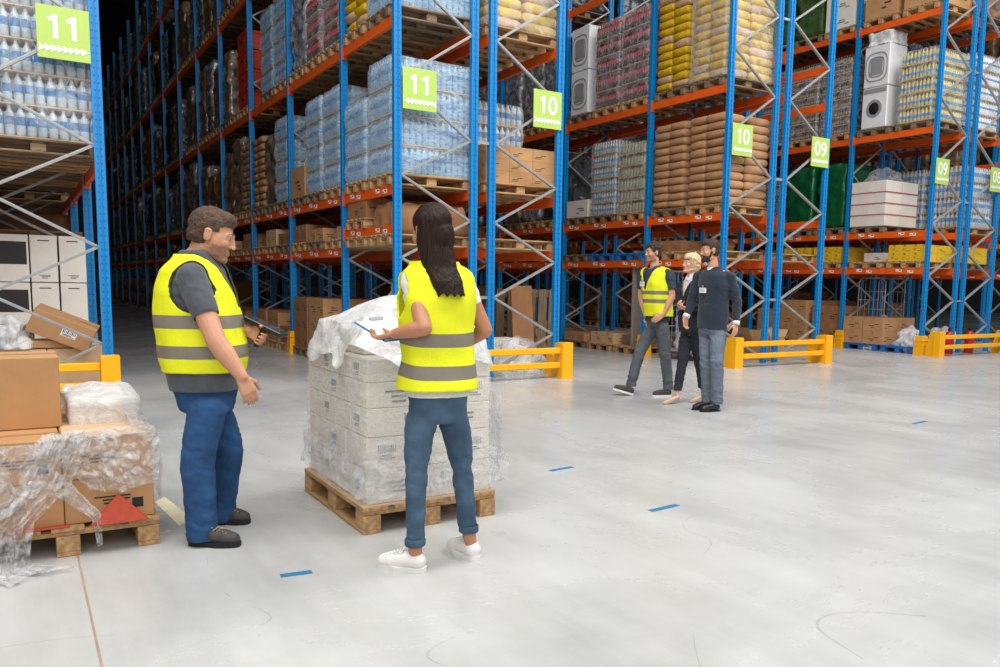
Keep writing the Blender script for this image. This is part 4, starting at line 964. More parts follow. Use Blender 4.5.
def vest_mat(bands, slope=(0, 0, 0)):
    m = mat('hi_vis_fabric', (232, 236, 12), .7, var=.04, scale=6, bump=.15, bscale=120); nt = m.node_tree; L = nt.links
    b = nt.nodes['Principled BSDF']; src = b.inputs['Base Color'].links[0].from_socket
    tc = N(nt, 'ShaderNodeTexCoord'); dp = N(nt, 'ShaderNodeVectorMath', operation='DOT_PRODUCT'); L.new(tc.outputs['Object'], dp.inputs[0]); dp.inputs[1].default_value = (slope[0], slope[1], 1)
    last = None
    for lo, hi in bands:
        c = N(nt, 'ShaderNodeMath', operation='COMPARE'); L.new(dp.outputs['Value'], c.inputs[0]); c.inputs[1].default_value = (lo + hi) / 2; c.inputs[2].default_value = (hi - lo) / 2
        if last: a = N(nt, 'ShaderNodeMath', operation='ADD'); L.new(last, a.inputs[0]); L.new(c.outputs[0], a.inputs[1]); last = a.outputs[0]
        else: last = c.outputs[0]
    mx = N(nt, 'ShaderNodeMix', data_type='RGBA'); L.new(last, mx.inputs[0]); L.new(src, mx.inputs[6]); mx.inputs[7].default_value = lin((128, 120, 104)); L.new(mx.outputs[2], b.inputs['Base Color']); return m
MT['hivis'] = mat('hi_vis_fabric', (232, 236, 12), .7, var=.04, scale=6)
MT['reflect'] = mat('reflective_tape', (150, 144, 132), .45, var=.08, scale=40)
MT['binding'] = mat('vest_binding', (58, 62, 26), .7)
MT['teegrey'] = mat('dark_grey_cotton', (74, 78, 84), .85, var=.12, scale=20, sheen=.2)
MT['teewhite'] = mat('white_cotton', (232, 230, 228), .85, var=.03)
MT['teenavy'] = mat('navy_cotton', (50, 60, 74), .85, var=.1)
MT['jeans'] = mat('blue_denim', (32, 82, 130), .85, var=.25, scale=7, col2=(14, 48, 86), bump=.15, bscale=150)
MT['jeansgrey'] = mat('faded_blue_denim', (78, 104, 128), .85, var=.25, scale=7, col2=(44, 66, 88), bump=.15, bscale=150)
MT['trgrey'] = mat('grey_denim', (96, 100, 106), .85, var=.2, scale=6, col2=(72, 75, 80))
MT['trslate'] = mat('slate_chinos', (104, 114, 128), .85, var=.12, scale=6)
MT['suit'] = mat('dark_navy_suit', (36, 40, 50), .8, var=.12)
MT['sweater'] = mat('dark_navy_knit', (28, 42, 56), .9, var=.15, scale=10, sheen=.2)
MT['shoeblk'] = mat('black_leather', (28, 28, 32), .35, var=.1)
MT['shoewht'] = mat('white_leather', (236, 232, 228), .45, var=.03)
MT['shoegry'] = mat('dark_grey_shoe', (66, 62, 60), .7, var=.2, scale=30)
MT['sole'] = mat('black_rubber_sole', (24, 24, 26), .7)
MT['nude'] = mat('beige_leather', (214, 176, 146), .4, var=.04)
MT['lace'] = mat('tan_laces', (176, 146, 116), .8)
MT['eyew'] = mat('eye_white', (176, 164, 156), .3); MT['iris'] = mat('iris', (50, 36, 26), .2); MT['lips'] = mat('lips', (186, 122, 104), .45)
MT['boardblue'] = mat('blue_clipboard', (40, 120, 190), .4)
def cap(mb, p0, r0, p1, r1, n=14, fl=1.0, side=None):
    """closed tapered capsule; fl flattens across 'side'"""
    p0 = Vector(p0); p1 = Vector(p1); t = p1 - p0; L = t.length
    if L < 1e-6: t = Vector((0, 0, 1)); L = 1e-6
    t = t / L
    if side is not None: a = (Vector(side) - t * t.dot(Vector(side))).normalized()
    else:
        u = Vector((0, 0, 1)) if abs(t.z) < .9 else Vector((1, 0, 0)); a = t.cross(u).normalized()
    b = t.cross(a); rings = []
    for k in range(5): an = PI / 2 * k / 5 ; rings.append((p0 - t * r0 * math.cos(an), r0 * math.sin(an)))
    for k in range(5): rings.append((p0 + t * L * k / 4, r0 + (r1 - r0) * k / 4))
    for k in range(1, 6): an = PI / 2 * k / 5; rings.append((p1 + t * r1 * math.sin(an), r1 * math.cos(an)))
    vs = []; fs = []
    for c, r in rings[1:-1]:
        for i in range(n):
            th = 2 * PI * i / n; vs.append(c + a * math.cos(th) * r * fl + b * math.sin(th) * r)
    m = len(rings) - 2
    for j in range(m - 1):
        for i in range(n): fs.append((j * n + i, j * n + (i + 1) % n, (j + 1) * n + (i + 1) % n, (j + 1) * n + i))
    vs += [rings[0][0], rings[-1][0]]
    for i in range(n): fs.append(((i + 1) % n, i, m * n)); fs.append(((m - 1) * n + i, (m - 1) * n + (i + 1) % n, m * n + 1))
    mb.add(vs, fs)
def ell(mb, c, r, n=18, m=12):
    c = Vector(c); vs = []; fs = []
    for j in range(1, m):
        ph = PI * j / m
        for i in range(n):
            th = 2 * PI * i / n; vs.append(c + Vector((r[0] * math.sin(ph) * math.cos(th), r[1] * math.sin(ph) * math.sin(th), r[2] * math.cos(ph))))
    for j in range(m - 2):
        for i in range(n): fs.append((j * n + i, (j + 1) * n + i, (j + 1) * n + (i + 1) % n, j * n + (i + 1) % n))
    k = len(vs); vs += [c + Vector((0, 0, r[2])), c - Vector((0, 0, r[2]))]
    for i in range(n): fs.append((i, (i + 1) % n, k)); fs.append(((m - 2) * n + (i + 1) % n, (m - 2) * n + i, k + 1))
    mb.add(vs, fs)
def loft(mb, rings, S, F, n=28, e=.8, g=0.0):
    """rings of (center, halfwidth, halfdepth) spanned by side S and forward F, rounded ends"""
    R_ = [(Vector(c), a + g, b + g) for c, a, b in rings]
    # resample smooth
    pts = []
    for i in range(len(R_) - 1):
        for k in range(4):
            t = k / 4; t2 = t * t * (3 - 2 * t) * .5 + t * .5
            pts.append((R_[i][0].lerp(R_[i + 1][0], t), R_[i][1] + (R_[i + 1][1] - R_[i][1]) * t2, R_[i][2] + (R_[i + 1][2] - R_[i][2]) * t2))
    pts.append(R_[-1])
    t0 = (pts[0][0] - pts[1][0]).normalized(); t1 = (pts[-1][0] - pts[-2][0]).normalized(); h = min(pts[0][2], .05)
    lo = [(pts[0][0] + t0 * h * math.sin(q), pts[0][1] - h + h * math.cos(q), pts[0][2] - h + h * math.cos(q)) for q in (1.2, .8, .4)]
    h1 = min(pts[-1][2], .04); hi = [(pts[-1][0] + t1 * h1 * math.sin(q), pts[-1][1] - h1 + h1 * math.cos(q), pts[-1][2] - h1 + h1 * math.cos(q)) for q in (.4, .8, 1.2)]
    pts = lo + pts + hi; vs = []
    for c, a, b in pts:
        for i in range(n):
            th = 2 * PI * i / n; x = math.copysign(abs(math.cos(th)) ** e, math.cos(th)); y = math.copysign(abs(math.sin(th)) ** e, math.sin(th))
            vs.append(c + S * x * a + F * y * b)
    fs = [(j * n + i, j * n + (i + 1) % n, (j + 1) * n + (i + 1) % n, (j + 1) * n + i) for j in range(len(pts) - 1) for i in range(n)]
    fs += [tuple(range(n))[::-1], tuple((len(pts) - 1) * n + i for i in range(n))]
    mb.add(vs, fs)
def hand(mb, w, tip, pn, side, curl=.5, s=1.0, r=.0082):
    """w wrist, tip knuckle direction target, pn palm normal (fingers curl towards it), side: direction of the thumb"""
    w = Vector(w); d = (Vector(tip) - w).normalized(); pn = Vector(pn); pn = (pn - d * pn.dot(d)).normalized()
    sd = Vector(side); sd = (sd - d * sd.dot(d) - pn * sd.dot(pn)).normalized()
    for q in (-.024, -.008, .008, .024): cap(mb, w + sd * q * .75 * s + d * .012 * s, .0145 * s, w + d * (.082 - abs(q) * .2) * s + sd * q * 1.1 * s, .0125 * s, n=10)
    for i, (off, ln) in enumerate(((.03, .072), (.0105, .080), (-.009, .074), (-.028, .058))):
        p = w + d * (.085 - abs(off) * .15) * s + sd * off * s; an = .15 + curl * .5
        for k, (f, rr) in enumerate(((.45, 1.05), (.3, .95), (.25, .85))):
            an2 = an + (curl * (.75 + .12 * i) if k else 0)
            if k: an = an2
            q = p + (d * math.cos(an) + pn * math.sin(an) + sd * off * 1.2 * (1 - curl)) * ln * f * s
            cap(mb, p, r * rr * s, q, r * rr * .93 * s, n=8); p = q
    p = w + d * .025 * s + sd * .028 * s; t = (d * .6 + sd * .75 + pn * (.35 + curl * .3)).normalized()
    cap(mb, p, .014 * s, p + t * .035 * s, .011 * s, n=8); p2 = p + t * .035 * s; t2 = (d * .9 + sd * .25 + pn * (.3 + curl * .6)).normalized()
    cap(mb, p2, .0105 * s, p2 + t2 * .03 * s, .0095 * s, n=8); cap(mb, p2 + t2 * .03 * s, .0095 * s, p2 + t2 * .052 * s, .008 * s, n=8)
def head_shape(mb, M, male=True, jaw=1.0):
    mb.M = M
    j = jaw if male else .9
    ell(mb, (0, -.014, .036), (.075, .096, .086)); ell(mb, (0, .028, -.018), (.062 * j, .062, .086)); ell(mb, (0, .03, -.066), (.053 * j, .052, .044))
    ell(mb, (0, .074, -.094), (.024 * j, .019, .019))
    for s in (-1, 1):
        ell(mb, (s * .0315, .0775, .0085), (.015, .0115, .0055)); ell(mb, (s * .0315, .0765, -.007), (.013, .010, .004))
        ell(mb, (s * .040, .058, -.022), (.022, .024, .022)); cap(mb, (s * .052, .0, -.07), .017 * j, (s * .02, .066, -.097), .014)
        cap(mb, (s * .012, .086, .021), .0095, (s * .042, .077, .021), .009); ell(mb, (s * .011, .1, -.033), (.0085, .01, .008))
        ell(mb, (s * .078, -.006, -.004), (.006, .018, .03)); cap(mb, (s * .083, -.018, .018), .005, (s * .083, -.014, -.02), .004); cap(mb, (s * .083, -.018, .018), .005, (s * .08, .004, .02), .004)
    cap(mb, (0, .084, .018), .008, (0, .102, -.026), .010); ell(mb, (0, .103, -.029), (.0105, .010, .008))
    cap(mb, (-.016, .0855, -.056), .0065, (.016, .0855, -.056), .0065); cap(mb, (-.013, .085, -.067), .007, (.013, .085, -.067), .007)
    mb.M = Matrix()
def shoe(root, heel, toe, kind, off, lift=0):
    h = Vector(heel); t = Vector(toe); h.z = 0; d = (t - h); d.z = 0; L = max(.24, min(.3, d.length)); d.normalize(); s = Vector((d.y, -d.x, 0))
    M = Matrix((s, d, Vector((0, 0, 1)))).transposed().to_4x4(); M.translation = Vector((h.x, h.y, 0)) - off
    if lift: M = M @ Matrix.Rotation(lift, 4, 'X')
    K = L / .29; mats = {'trainer': ('shoegry', 'sole'), 'white': ('shoewht', 'shoewht'), 'black': ('shoeblk', 'sole'), 'canvas': ('shoegry', 'teewhite')}
    mb = MB(); mb.M = M
    if kind == 'heel':
        for a, ra, b, rb in (((0, .03, .075), .022, (0, .11, .05), .026), ((0, .11, .05), .026, (0, .19, .024), .028), ((0, .19, .024), .028, (0, .235, .016), .015)): cap(mb, a, ra, b, rb)
        cap(mb, (0, .02, .07), .02, (0, .012, .02), .006); cap(mb, (0, .012, .03), .006, (0, .012, .006), .005)
        mb.M = Matrix(); return obj('shoe', bake(mb, .006, 2, 'shoe', mats=['nude']), root)
    top = .105 if kind in ('trainer', 'white') else .085
    for a, ra, b, rb in (((0, .045, .05), .040, (0, .10, .052), .040), ((0, .10, .052), .041, (0, .2, .042), .040), ((0, .2, .040), .044, (0, .245, .034), .036), ((0, .05, top - .045), .036, (0, .09, top - .045), .036), ((.006, .245, .03), .03, (.004, .262, .026), .022)):
        cap(mb, tuple(v * (K if i == 1 else 1) for i, v in enumerate(a)), ra, tuple(v * (K if i == 1 else 1) for i, v in enumerate(b)), rb)
    mb.M = Matrix(); Mi = M.inverted()
    me = bake(mb, .006, 3, 'shoe', cut=lambda c: (Mi @ c).z > top or (Mi @ c).z < .008, mats=[mats[kind][0]]); o = obj('shoe', me, root)
    mb = MB(); mb.M = M; n = 32; out = []
    for i in range(n):
        a = 2 * PI * i / n; y = .142 * K + math.sin(a) * .148 * K; w = (.047 if y > .12 * K else .040) * abs(math.cos(a)) ** .55 * math.copysign(1, math.cos(a)); out.append((w + .006 * (y > .15), y))
    hs = .024 if kind != 'black' else .014
    mb.add([(x, y, 0) for x, y in out] + [(x * 1.02, y, hs) for x, y in out], [(i, (i + 1) % n, n + (i + 1) % n, n + i) for i in range(n)] + [tuple(range(n))[::-1], tuple(range(n, 2 * n))])
    if kind == 'black': mb.box((0, .04, .006), (.066, .07, .022))
    mb.M = Matrix(); sm = mb.mesh('sole', mats[kind][1]); obj('sole', sm, o)
    if kind in ('trainer', 'white', 'canvas'):
        mb = MB(); mb.M = M
        for q in range(5):
            y = (.125 + q * .02) * K; z = .098 - q * .0065
            mb.bar((-.026, y, z - .008), (.026, y + .012, z + .0), .006, .005); mb.bar((.026, y, z - .008), (-.026, y + .012, z + .0), .006, .005)
        mb.M = Matrix(); obj('laces', mb.mesh('laces', 'lace' if kind != 'white' else 'teewhite'), o)
    return o
def wrinkle(joints, amp, seed, base=.0015):
    js = [Vector(j) for j in joints]
    def f(c):
        k = base
        for j in js:
            d = (Vector(c) - j).length; k += amp * math.exp(-(d / .11) ** 2)
        return nz3((c[0] + c[2] * .6, c[1] - c[2] * .4, c[2] * 1.5), 11, seed) * k * 1.1 + nz3((c[0] + c[2], c[1], c[2] * 1.4), 26, seed + 3) * k * .8
    return f
PT = {'man': {'rings': [(-3.347, -5.494, 0.692, 0.165, 0.15), (-3.346, -5.478, 0.807, 0.18, 0.175), (-3.348, -5.456, 0.953, 0.19, 0.205), (-3.362, -5.424, 1.121, 0.19, 0.195), (-3.368, -5.399, 1.267, 0.195, 0.175), (-3.366, -5.374, 1.372, 0.19, 0.14), (-3.353, -5.371, 1.451, 0.12, 0.09)], 'j': {'hipR': (-3.368, -5.61, 0.708), 'kneeR': (-3.434, -5.668, 0.412), 'ankR': (-3.428, -5.742, 0.086), 'hipL': (-3.296, -5.408, 0.677), 'kneeL': (-3.237, -5.437, 0.402), 'ankL': (-3.282, -5.383, 0.07), 'shR': (-3.415, -5.575, 1.34), 'elR': (-3.34, -5.739, 1.031), 'wrR': (-3.235, -5.808, 0.853), 'haR': (-3.194, -5.827, 0.737), 'shL': (-3.289, -5.195, 1.374), 'elL': (-3.222, -5.288, 1.025), 'wrL': (-3.119, -5.469, 1.067), 'haL': (-3.05, -5.546, 1.011), 'neck': (-3.35, -5.377, 1.425), 'head': (-3.281, -5.402, 1.568), 'heR': (-3.486, -5.713, 0.019), 'toR': (-3.27, -5.853, 0.024), 'heL': (-3.34, -5.353, 0.014), 'toL': (-3.145, -5.478, 0.024)}}, 'woman': {'rings': [(-2.505, -6.541, 0.73, 0.145, 0.115), (-2.5, -6.528, 0.843, 0.155, 0.12), (-2.492, -6.511, 0.999, 0.13, 0.1), (-2.49, -6.493, 1.141, 0.135, 0.1), (-2.488, -6.478, 1.259, 0.15, 0.105), (-2.483, -6.466, 1.363, 0.145, 0.09), (-2.484, -6.458, 1.42, 0.08, 0.06)], 'j': {'hipL': (-2.594, -6.542, 0.736), 'kneeL': (-2.638, -6.586, 0.472), 'ankL': (-2.659, -6.623, 0.111), 'hipR': (-2.419, -6.538, 0.723), 'kneeR': (-2.391, -6.57, 0.451), 'ankR': (-2.364, -6.597, 0.125), 'shL': (-2.604, -6.462, 1.347), 'elL': (-2.617, -6.627, 1.136), 'wrL': (-2.71, -6.499, 1.103), 'haL': (-2.757, -6.447, 1.082), 'shR': (-2.344, -6.475, 1.352), 'elR': (-2.241, -6.514, 1.115), 'wrR': (-2.267, -6.318, 1.027), 'haR': (-2.318, -6.237, 1.022), 'neck': (-2.485, -6.46, 1.401), 'head': (-2.501, -6.448, 1.579), 'heL': (-2.625, -6.659, 0.019), 'toL': (-2.786, -6.482, 0.012), 'heR': (-2.345, -6.648, 0.021), 'toR': (-2.376, -6.436, 0.02)}}, 'vestman': {'rings': [(2.421, -2.377, 0.863, 0.15, 0.115), (2.429, -2.359, 1.021, 0.16, 0.12), (2.427, -2.334, 1.191, 0.155, 0.115), (2.424, -2.309, 1.362, 0.17, 0.12), (2.43, -2.295, 1.484, 0.165, 0.11), (2.424, -2.279, 1.569, 0.09, 0.07)], 'j': {'hipR': (2.41, -2.296, 0.871), 'kneeR': (2.22, -2.292, 0.529), 'ankR': (2.086, -2.284, 0.139), 'hipL': (2.423, -2.448, 0.879), 'kneeL': (2.436, -2.509, 0.504), 'ankL': (2.465, -2.57, 0.116), 'shR': (2.374, -2.115, 1.482), 'elR': (2.359, -2.107, 1.21), 'wrR': (2.367, -2.208, 0.953), 'haR': (2.37, -2.248, 0.856), 'shL': (2.507, -2.467, 1.474), 'elL': (2.487, -2.539, 1.209), 'wrL': (2.359, -2.534, 0.992), 'haL': (2.262, -2.504, 0.931), 'neck': (2.422, -2.283, 1.532), 'head': (2.405, -2.255, 1.739), 'heR': (2.111, -2.317, 0.018), 'toR': (1.88, -2.193, 0.09), 'heL': (2.482, -2.592, 0.031), 'toL': (2.276, -2.516, 0.046)}}, 'lady': {'rings': [(2.421, -2.984, 0.814, 0.15, 0.12), (2.419, -2.96, 0.976, 0.155, 0.12), (2.436, -2.95, 1.126, 0.13, 0.105), (2.454, -2.937, 1.3, 0.15, 0.115), (2.458, -2.928, 1.381, 0.14, 0.1), (2.461, -2.921, 1.451, 0.08, 0.06)], 'j': {'hipR': (2.406, -2.915, 0.81), 'kneeR': (2.263, -3.022, 0.495), 'ankR': (2.175, -3.037, 0.151), 'hipL': (2.425, -3.046, 0.817), 'kneeL': (2.474, -3.064, 0.491), 'ankL': (2.568, -3.052, 0.155), 'shR': (2.421, -2.765, 1.344), 'elR': (2.378, -2.789, 1.144), 'wrR': (2.272, -2.944, 1.091), 'haR': (2.228, -2.957, 1.138), 'shL': (2.503, -3.082, 1.349), 'elL': (2.404, -3.134, 1.121), 'wrL': (2.276, -3.092, 1.085), 'haL': (2.219, -3.053, 1.095), 'neck': (2.46, -2.923, 1.428), 'head': (2.442, -2.899, 1.601), 'heR': (2.197, -3.07, 0.015), 'toR': (1.995, -3.059, 0.014), 'heL': (2.591, -3.085, 0.027), 'toL': (2.436, -3.081, 0.024)}}, 'man3': {'rings': [(2.225, -3.509, 0.871, 0.16, 0.125), (2.242, -3.498, 1.035, 0.17, 0.13), (2.26, -3.486, 1.198, 0.165, 0.125), (2.277, -3.474, 1.362, 0.19, 0.135), (2.281, -3.463, 1.461, 0.18, 0.12), (2.276, -3.449, 1.537, 0.1, 0.075)], 'j': {'hipR': (2.229, -3.428, 0.866), 'kneeR': (2.174, -3.492, 0.496), 'ankR': (2.188, -3.53, 0.121), 'hipL': (2.23, -3.596, 0.876), 'kneeL': (2.147, -3.686, 0.537), 'ankL': (2.178, -3.68, 0.119), 'shR': (2.229, -3.251, 1.448), 'elR': (2.174, -3.23, 1.169), 'wrR': (2.061, -3.264, 1.003), 'haR': (2.033, -3.285, 0.894), 'shL': (2.331, -3.641, 1.451), 'elL': (2.389, -3.704, 1.184), 'wrL': (2.339, -3.753, 0.948), 'haL': (2.311, -3.772, 0.853), 'neck': (2.274, -3.452, 1.504), 'head': (2.241, -3.411, 1.732), 'heR': (2.204, -3.55, 0.056), 'toR': (1.995, -3.535, 0.045), 'heL': (2.192, -3.701, 0.033), 'toL': (1.973, -3.668, 0.022)}}}
def person(key, label, o):
    P = PT[key]; J = {k: Vector(v) for k, v in P['j'].items()}
    base = (J['heL'] + J['heR'] + J['toL'] + J['toR']) / 4; base.z = 0; off = base
    J = {k: v - off for k, v in J.items()}
    rings = [(Vector(r[:3]) - off, r[3], r[4]) for r in P['rings']]
    F = Vector(o['F']).normalized(); S = Vector((F.y, -F.x, 0))
    FH = Vector(o['FH']).normalized()
    root = thing('person', label, 'person', base)
    male = o.get('male', True); g = o.get('build', 1.0); vx = o.get('vx', .007); ws = g
    zf = rings[0][0]
    # ---- body
    mb = MB(); loft(mb, [(c, a - .04, b - .036) for c, a, b in rings], S, F)
    sh = .052 * g
    for s in 'LR':
        cap(mb, J['sh' + s], sh, J['neck'], .05 * g); cap(mb, J['sh' + s], sh, J['el' + s], .042 * g); cap(mb, J['el' + s], .042 * g, J['el' + s].lerp(J['wr' + s], .35), .043 * g)
        cap(mb, J['el' + s].lerp(J['wr' + s], .35), .043 * g, J['wr' + s], .026 * g, fl=1.0)
        tr = o['tr']; cap(mb, J['hip' + s] - Vector((0, 0, .06)), tr['t'] - .034, J['knee' + s], tr['k'] - .02); cap(mb, J['knee' + s], tr['k'] - .02, J['knee' + s].lerp(J['ank' + s], .4), tr['c'] - .018); cap(mb, J['knee' + s].lerp(J['ank' + s], .4), tr['c'] - .018, J['ank' + s], min(.034, tr['h'] - .012))
        he = J['he' + s].copy(); hl = o['shoe'] == 'heel'; he.z = .085 if hl else .045; to = J['to' + s].copy(); to.z = .02 if hl else .04 + .3 * (o.get('lift' + s, 0)) * .25; fr_ = .017 if hl else .026; cap(mb, J['ank' + s], .028 if hl else .034, he.lerp(to, .18), fr_); cap(mb, he.lerp(to, .2), fr_, he.lerp(to, .62), fr_ * .8)
        hk = o['hand' + s]; hand(mb, J['wr' + s], J['ha' + s], hk[0], hk[1], hk[2], o.get('hs', 1.0))
    hc = J['head']; ft = FH; rt = Vector((ft.y, -ft.x, 0)).normalized(); up = rt.cross(ft).normalized()
    if o.get('roll'): up = (up + rt * o['roll']).normalized(); rt = ft.cross(up).normalized()
    HM = Matrix((rt, ft, up)).transposed().to_4x4(); HM.translation = hc; HM = HM @ Matrix.Scale(o.get('hsc', 1.03), 4); HI = HM.inverted()
    cap(mb, J['neck'] - Vector((0, 0, .02)), .06 * g, HM @ Vector((0, -.022, -.055)), .054 * g)
    head_shape(mb, HM, male, o.get('jaw', 1.0))
    if o.get('jaw'): cap(mb, HM @ Vector((0, .035, -.08)), .045, J['neck'] + Vector((0, 0, .02)), .07)
    body = bake(mb, vx, 2, 'body', mats=[o['skin'], 'stubble', 'lips'], factor=.4)
    mi = [0] * len(body.polygons)
    for p in body.polygons:
        c = HI @ p.center
        if c.z > -.2 and c.length < .17:
            if abs(c.x) < .024 and c.y > .083 and -.073 < c.z < -.05: mi[p.index] = 2
            elif o.get('stubble') and c.z < -.035 - .02 * (c.y < .02) and c.y > -.01 + max(0, (c.z + .04)) and c.z > -.125 : mi[p.index] = 1
    body.polygons.foreach_set('material_index', mi); obj('body', body, root)
    for s in (-1, 1):
        mb = MB(); mb.M = HM; ell(mb, (s * .0315, .0745, .0015), (.0125, .0115, .0075)); mb.M = Matrix(); e = obj('eye', mb.mesh('eye', 'eyew', smooth=True), root)
        mb = MB(); mb.M = HM; ell(mb, (s * .0315, .0835, .001), (.006, .0038, .006), 12, 8); mb.M = Matrix(); obj('iris', mb.mesh('iris', 'iris', smooth=True), e)
        mb = MB(); mb.M = HM; cap(mb, (s * .014, .0925, .025), .0026, (s * .034, .0865, .029), .003); cap(mb, (s * .034, .0865, .029), .003, (s * .048, .076, .025), .002); mb.M = Matrix(); obj('eyebrow', mb.mesh('eyebrow', o['hair'], smooth=True), root)
    # ---- hair
    hs_ = o['hairstyle']; mb = MB(); mb.M = HM
    if hs_ == 'short':
        ell(mb, (0, -.014, .037), (.0775, .0985, .089), 28, 18); ell(mb, (0, -.042, -.008), (.071, .064, .07)); ell(mb, (0, .035, .08), (.056, .054, .04))
        f = lambda c: (lambda q: (q.z < .052 and q.y > .048 - .3 * (q.z < .02) * 0) or (q.z < .018 and q.y > -.012) or (abs(q.x) > .05 and q.y > .035 and q.z < .045) or q.z < -.052)(HI @ c)
        dd = lambda c: nz3(c, 40, 3) * .004 + nz3(c, 90, 5) * .003
        vv = .006
    elif hs_ == 'curly':
        for q in range(46):
            r_ = random.Random(q); th = r_.uniform(0, 2 * PI); z = r_.uniform(-.02, 1); rr = math.sqrt(max(0, 1 - z * z)); c = Vector((rr * math.cos(th) * .078, rr * math.sin(th) * .095 - .015, .04 + z * .09))
            if c.y > .06 and c.z < .07: continue
            ell(mb, c, (.025, .025, .024), 8, 6)
        ell(mb, (0, -.02, .045), (.083, .1, .095)); ell(mb, (0, -.05, -.01), (.07, .06, .06))
        f = lambda c: (lambda q: (q.z < .05 and q.y > .05) or (q.z < .01 and q.y > .0) or q.z < -.07)(HI @ c); dd = lambda c: nz3(c, 30, 3) * .008; vv = .007
    elif hs_ == 'bob':
        ell(mb, (0, -.02, .045), (.09, .108, .095)); ell(mb, (0, -.045, -.02), (.085, .075, .085)); ell(mb, (0, .05, .085), (.06, .045, .035)); ell(mb, (-.03, .07, .07), (.045, .03, .03))
        f = lambda c: (lambda q: (q.z < .045 and q.y > .035) or q.z < -.09)(HI @ c); dd = lambda c: nz3(c, 25, 3) * .012; vv = .007
    else:
        ell(mb, (0, -.014, .042), (.084, .105, .092), 28, 18); ell(mb, (0, -.04, -.03), (.082, .085, .10))
        mb.M = Matrix(); B = -F; n0 = J['neck']
        loft(mb, [(hc + B * .045 + Vector((0, 0, .05)), .08, .07), (hc + B * .055 + Vector((0, 0, -.06)), .086, .066), (n0 + B * .085 + Vector((0, 0, .01)), .083, .052), (n0 + B * .13 + S * .015 + Vector((0, 0, -.05)), .078, .04), (n0 + B * .155 + S * .03 + Vector((0, 0, -.11)), .068, .032), (n0 + B * .16 + S * .04 + Vector((0, 0, -.20)), .06, .026)], S, F, 28, 1.0)
        f = lambda c: (lambda q: (q.y > .045 and q.z < .055 and abs(q.x) < .075 and q.z > -.14))(HI @ c) or c.z < n0.z - .115 + .008 * math.sin(c.x * 190)
        dd = lambda c: nz3((c[0], c[1], c[2] * .12), 34, 3) * .004 + nz3((c[0], c[1], c[2] * .1), 110, 4) * .003; vv = .005
    mb.M = Matrix(); obj('hair', bake(mb, vv, 2, 'hair', disp=dd, cut=f, mats=[o['hair']]), root)
    if o.get('beard'):
        mb = MB(); mb.M = HM; ell(mb, (0, .034, -.07), (.060, .0575, .048)); ell(mb, (0, .075, -.096), (.030, .025, .025)); cap(mb, (-.02, .09, -.046), .006, (.02, .09, -.046), .006)
        for s in (-1, 1): cap(mb, (s * .066, .012, -.01), .01, (s * .05, .03, -.06), .014)
        mb.M = Matrix(); obj('beard', bake(mb, .006, 2, 'beard', disp=lambda c: nz3(c, 60, 2) * .004, cut=lambda c: (lambda q: abs(q.x) < .016 and q.y > .08 and -.07 < q.z < -.054)(HI @ c), mats=[o['hair']]), root)
    # ---- trousers
    mb = MB(); tr = o['tr']; loft(mb, [(c, a, b) for c, a, b in rings[:2]], S, F, g=-.01)
    for s in 'LR':
        k = J['knee' + s]; a = J['ank' + s]; hem = a + Vector((0, 0, tr.get('hem', -.03)))
        cap(mb, J['hip' + s] + Vector((0, 0, -.05)), tr['t'] * .98, J['hip' + s].lerp(k, .5), tr['t'] * .9); cap(mb, J['hip' + s].lerp(k, .5), tr['t'] * .9, k, tr['k'])
        cap(mb, k, tr['k'], k.lerp(a, .45), tr['c']); cap(mb, k.lerp(a, .45), tr['c'], hem - Vector((0, 0, .05)), tr['h'])
    zt = rings[1][0].z + tr.get('top', .02); hz = {s: (J['ank' + s].z + tr.get('hem', -.03)) for s in 'LR'}
    def cutt(c):
        if c.z > zt: return True
        s = 'L' if (c - J['ank' + 'L']).length < (c - J['ank' + 'R']).length else 'R'
        return c.z < hz[s]
    wj = [J['kneeL'], J['kneeR'], J['ankL'] + Vector((0, 0, .04)), J['ankR'] + Vector((0, 0, .04)), rings[0][0] + F * .08 - Vector((0, 0, .06)), J['hipL'] + F * .08, J['hipR'] + F * .08]
    t_ = obj('trousers', bake(mb, .009, 3, 'trousers', disp=wrinkle(wj, tr.get('w', .012), 5), cut=cutt, mats=[tr['m']]), root)
    if tr.get('cuff'):
        for s in 'LR':
            mb = MB(); a = J['ank' + s]; z = hz[s]; k = J['knee' + s]
            d = (a - k).normalized(); c0 = a + d * ((z - a.z) / d.z); mb.lathe((0, 0, 0), [(tr['h'] + .004, .0), (tr['h'] + .008, .008), (tr['h'] + .008, .03), (tr['h'] + .002, .036)], 20)
            vs = [Vector(v) + c0 for v in mb.v]; mb.v = [tuple(v) for v in vs]; mb.f = mb.f[:-2]; mb.m = mb.m[:-2]; obj('cuff', mb.mesh('cuff', tr['m'], smooth=True), t_)
    # ---- shirt / sweater / jacket
    tp = o['top']
    def torso_mb(g1, gs, sleeve, rs=None):
        mb = MB(); loft(mb, rings[1 if tp.get('hi') else 0:] if rs is None else rs, S, F, g=g1)
        for s in 'LR':
            cap(mb, J['sh' + s], sh + g1 * .8 + gs * .2, J['neck'] - Vector((0, 0, .015)), .05 * g + g1 * .6)
            if sleeve > 0:
                e = J['sh' + s].lerp(J['el' + s], min(1, sleeve)); cap(mb, J['sh' + s], sh + gs, e, (.046 * g + gs) )
                if sleeve > 1: w_ = J['el' + s].lerp(J['wr' + s], sleeve - 1); cap(mb, e, .046 * g + gs, w_, .03 * g + gs)
        return mb
    zb = rings[0][0].z + tp.get('hem', 0); zn = J['neck'].z + tp.get('neck', .03)
    def near_seg(c, a, b):
        t = max(0, min(1, (c - a).dot(b - a) / (b - a).length_squared)); return (c - a - (b - a) * t).length, t
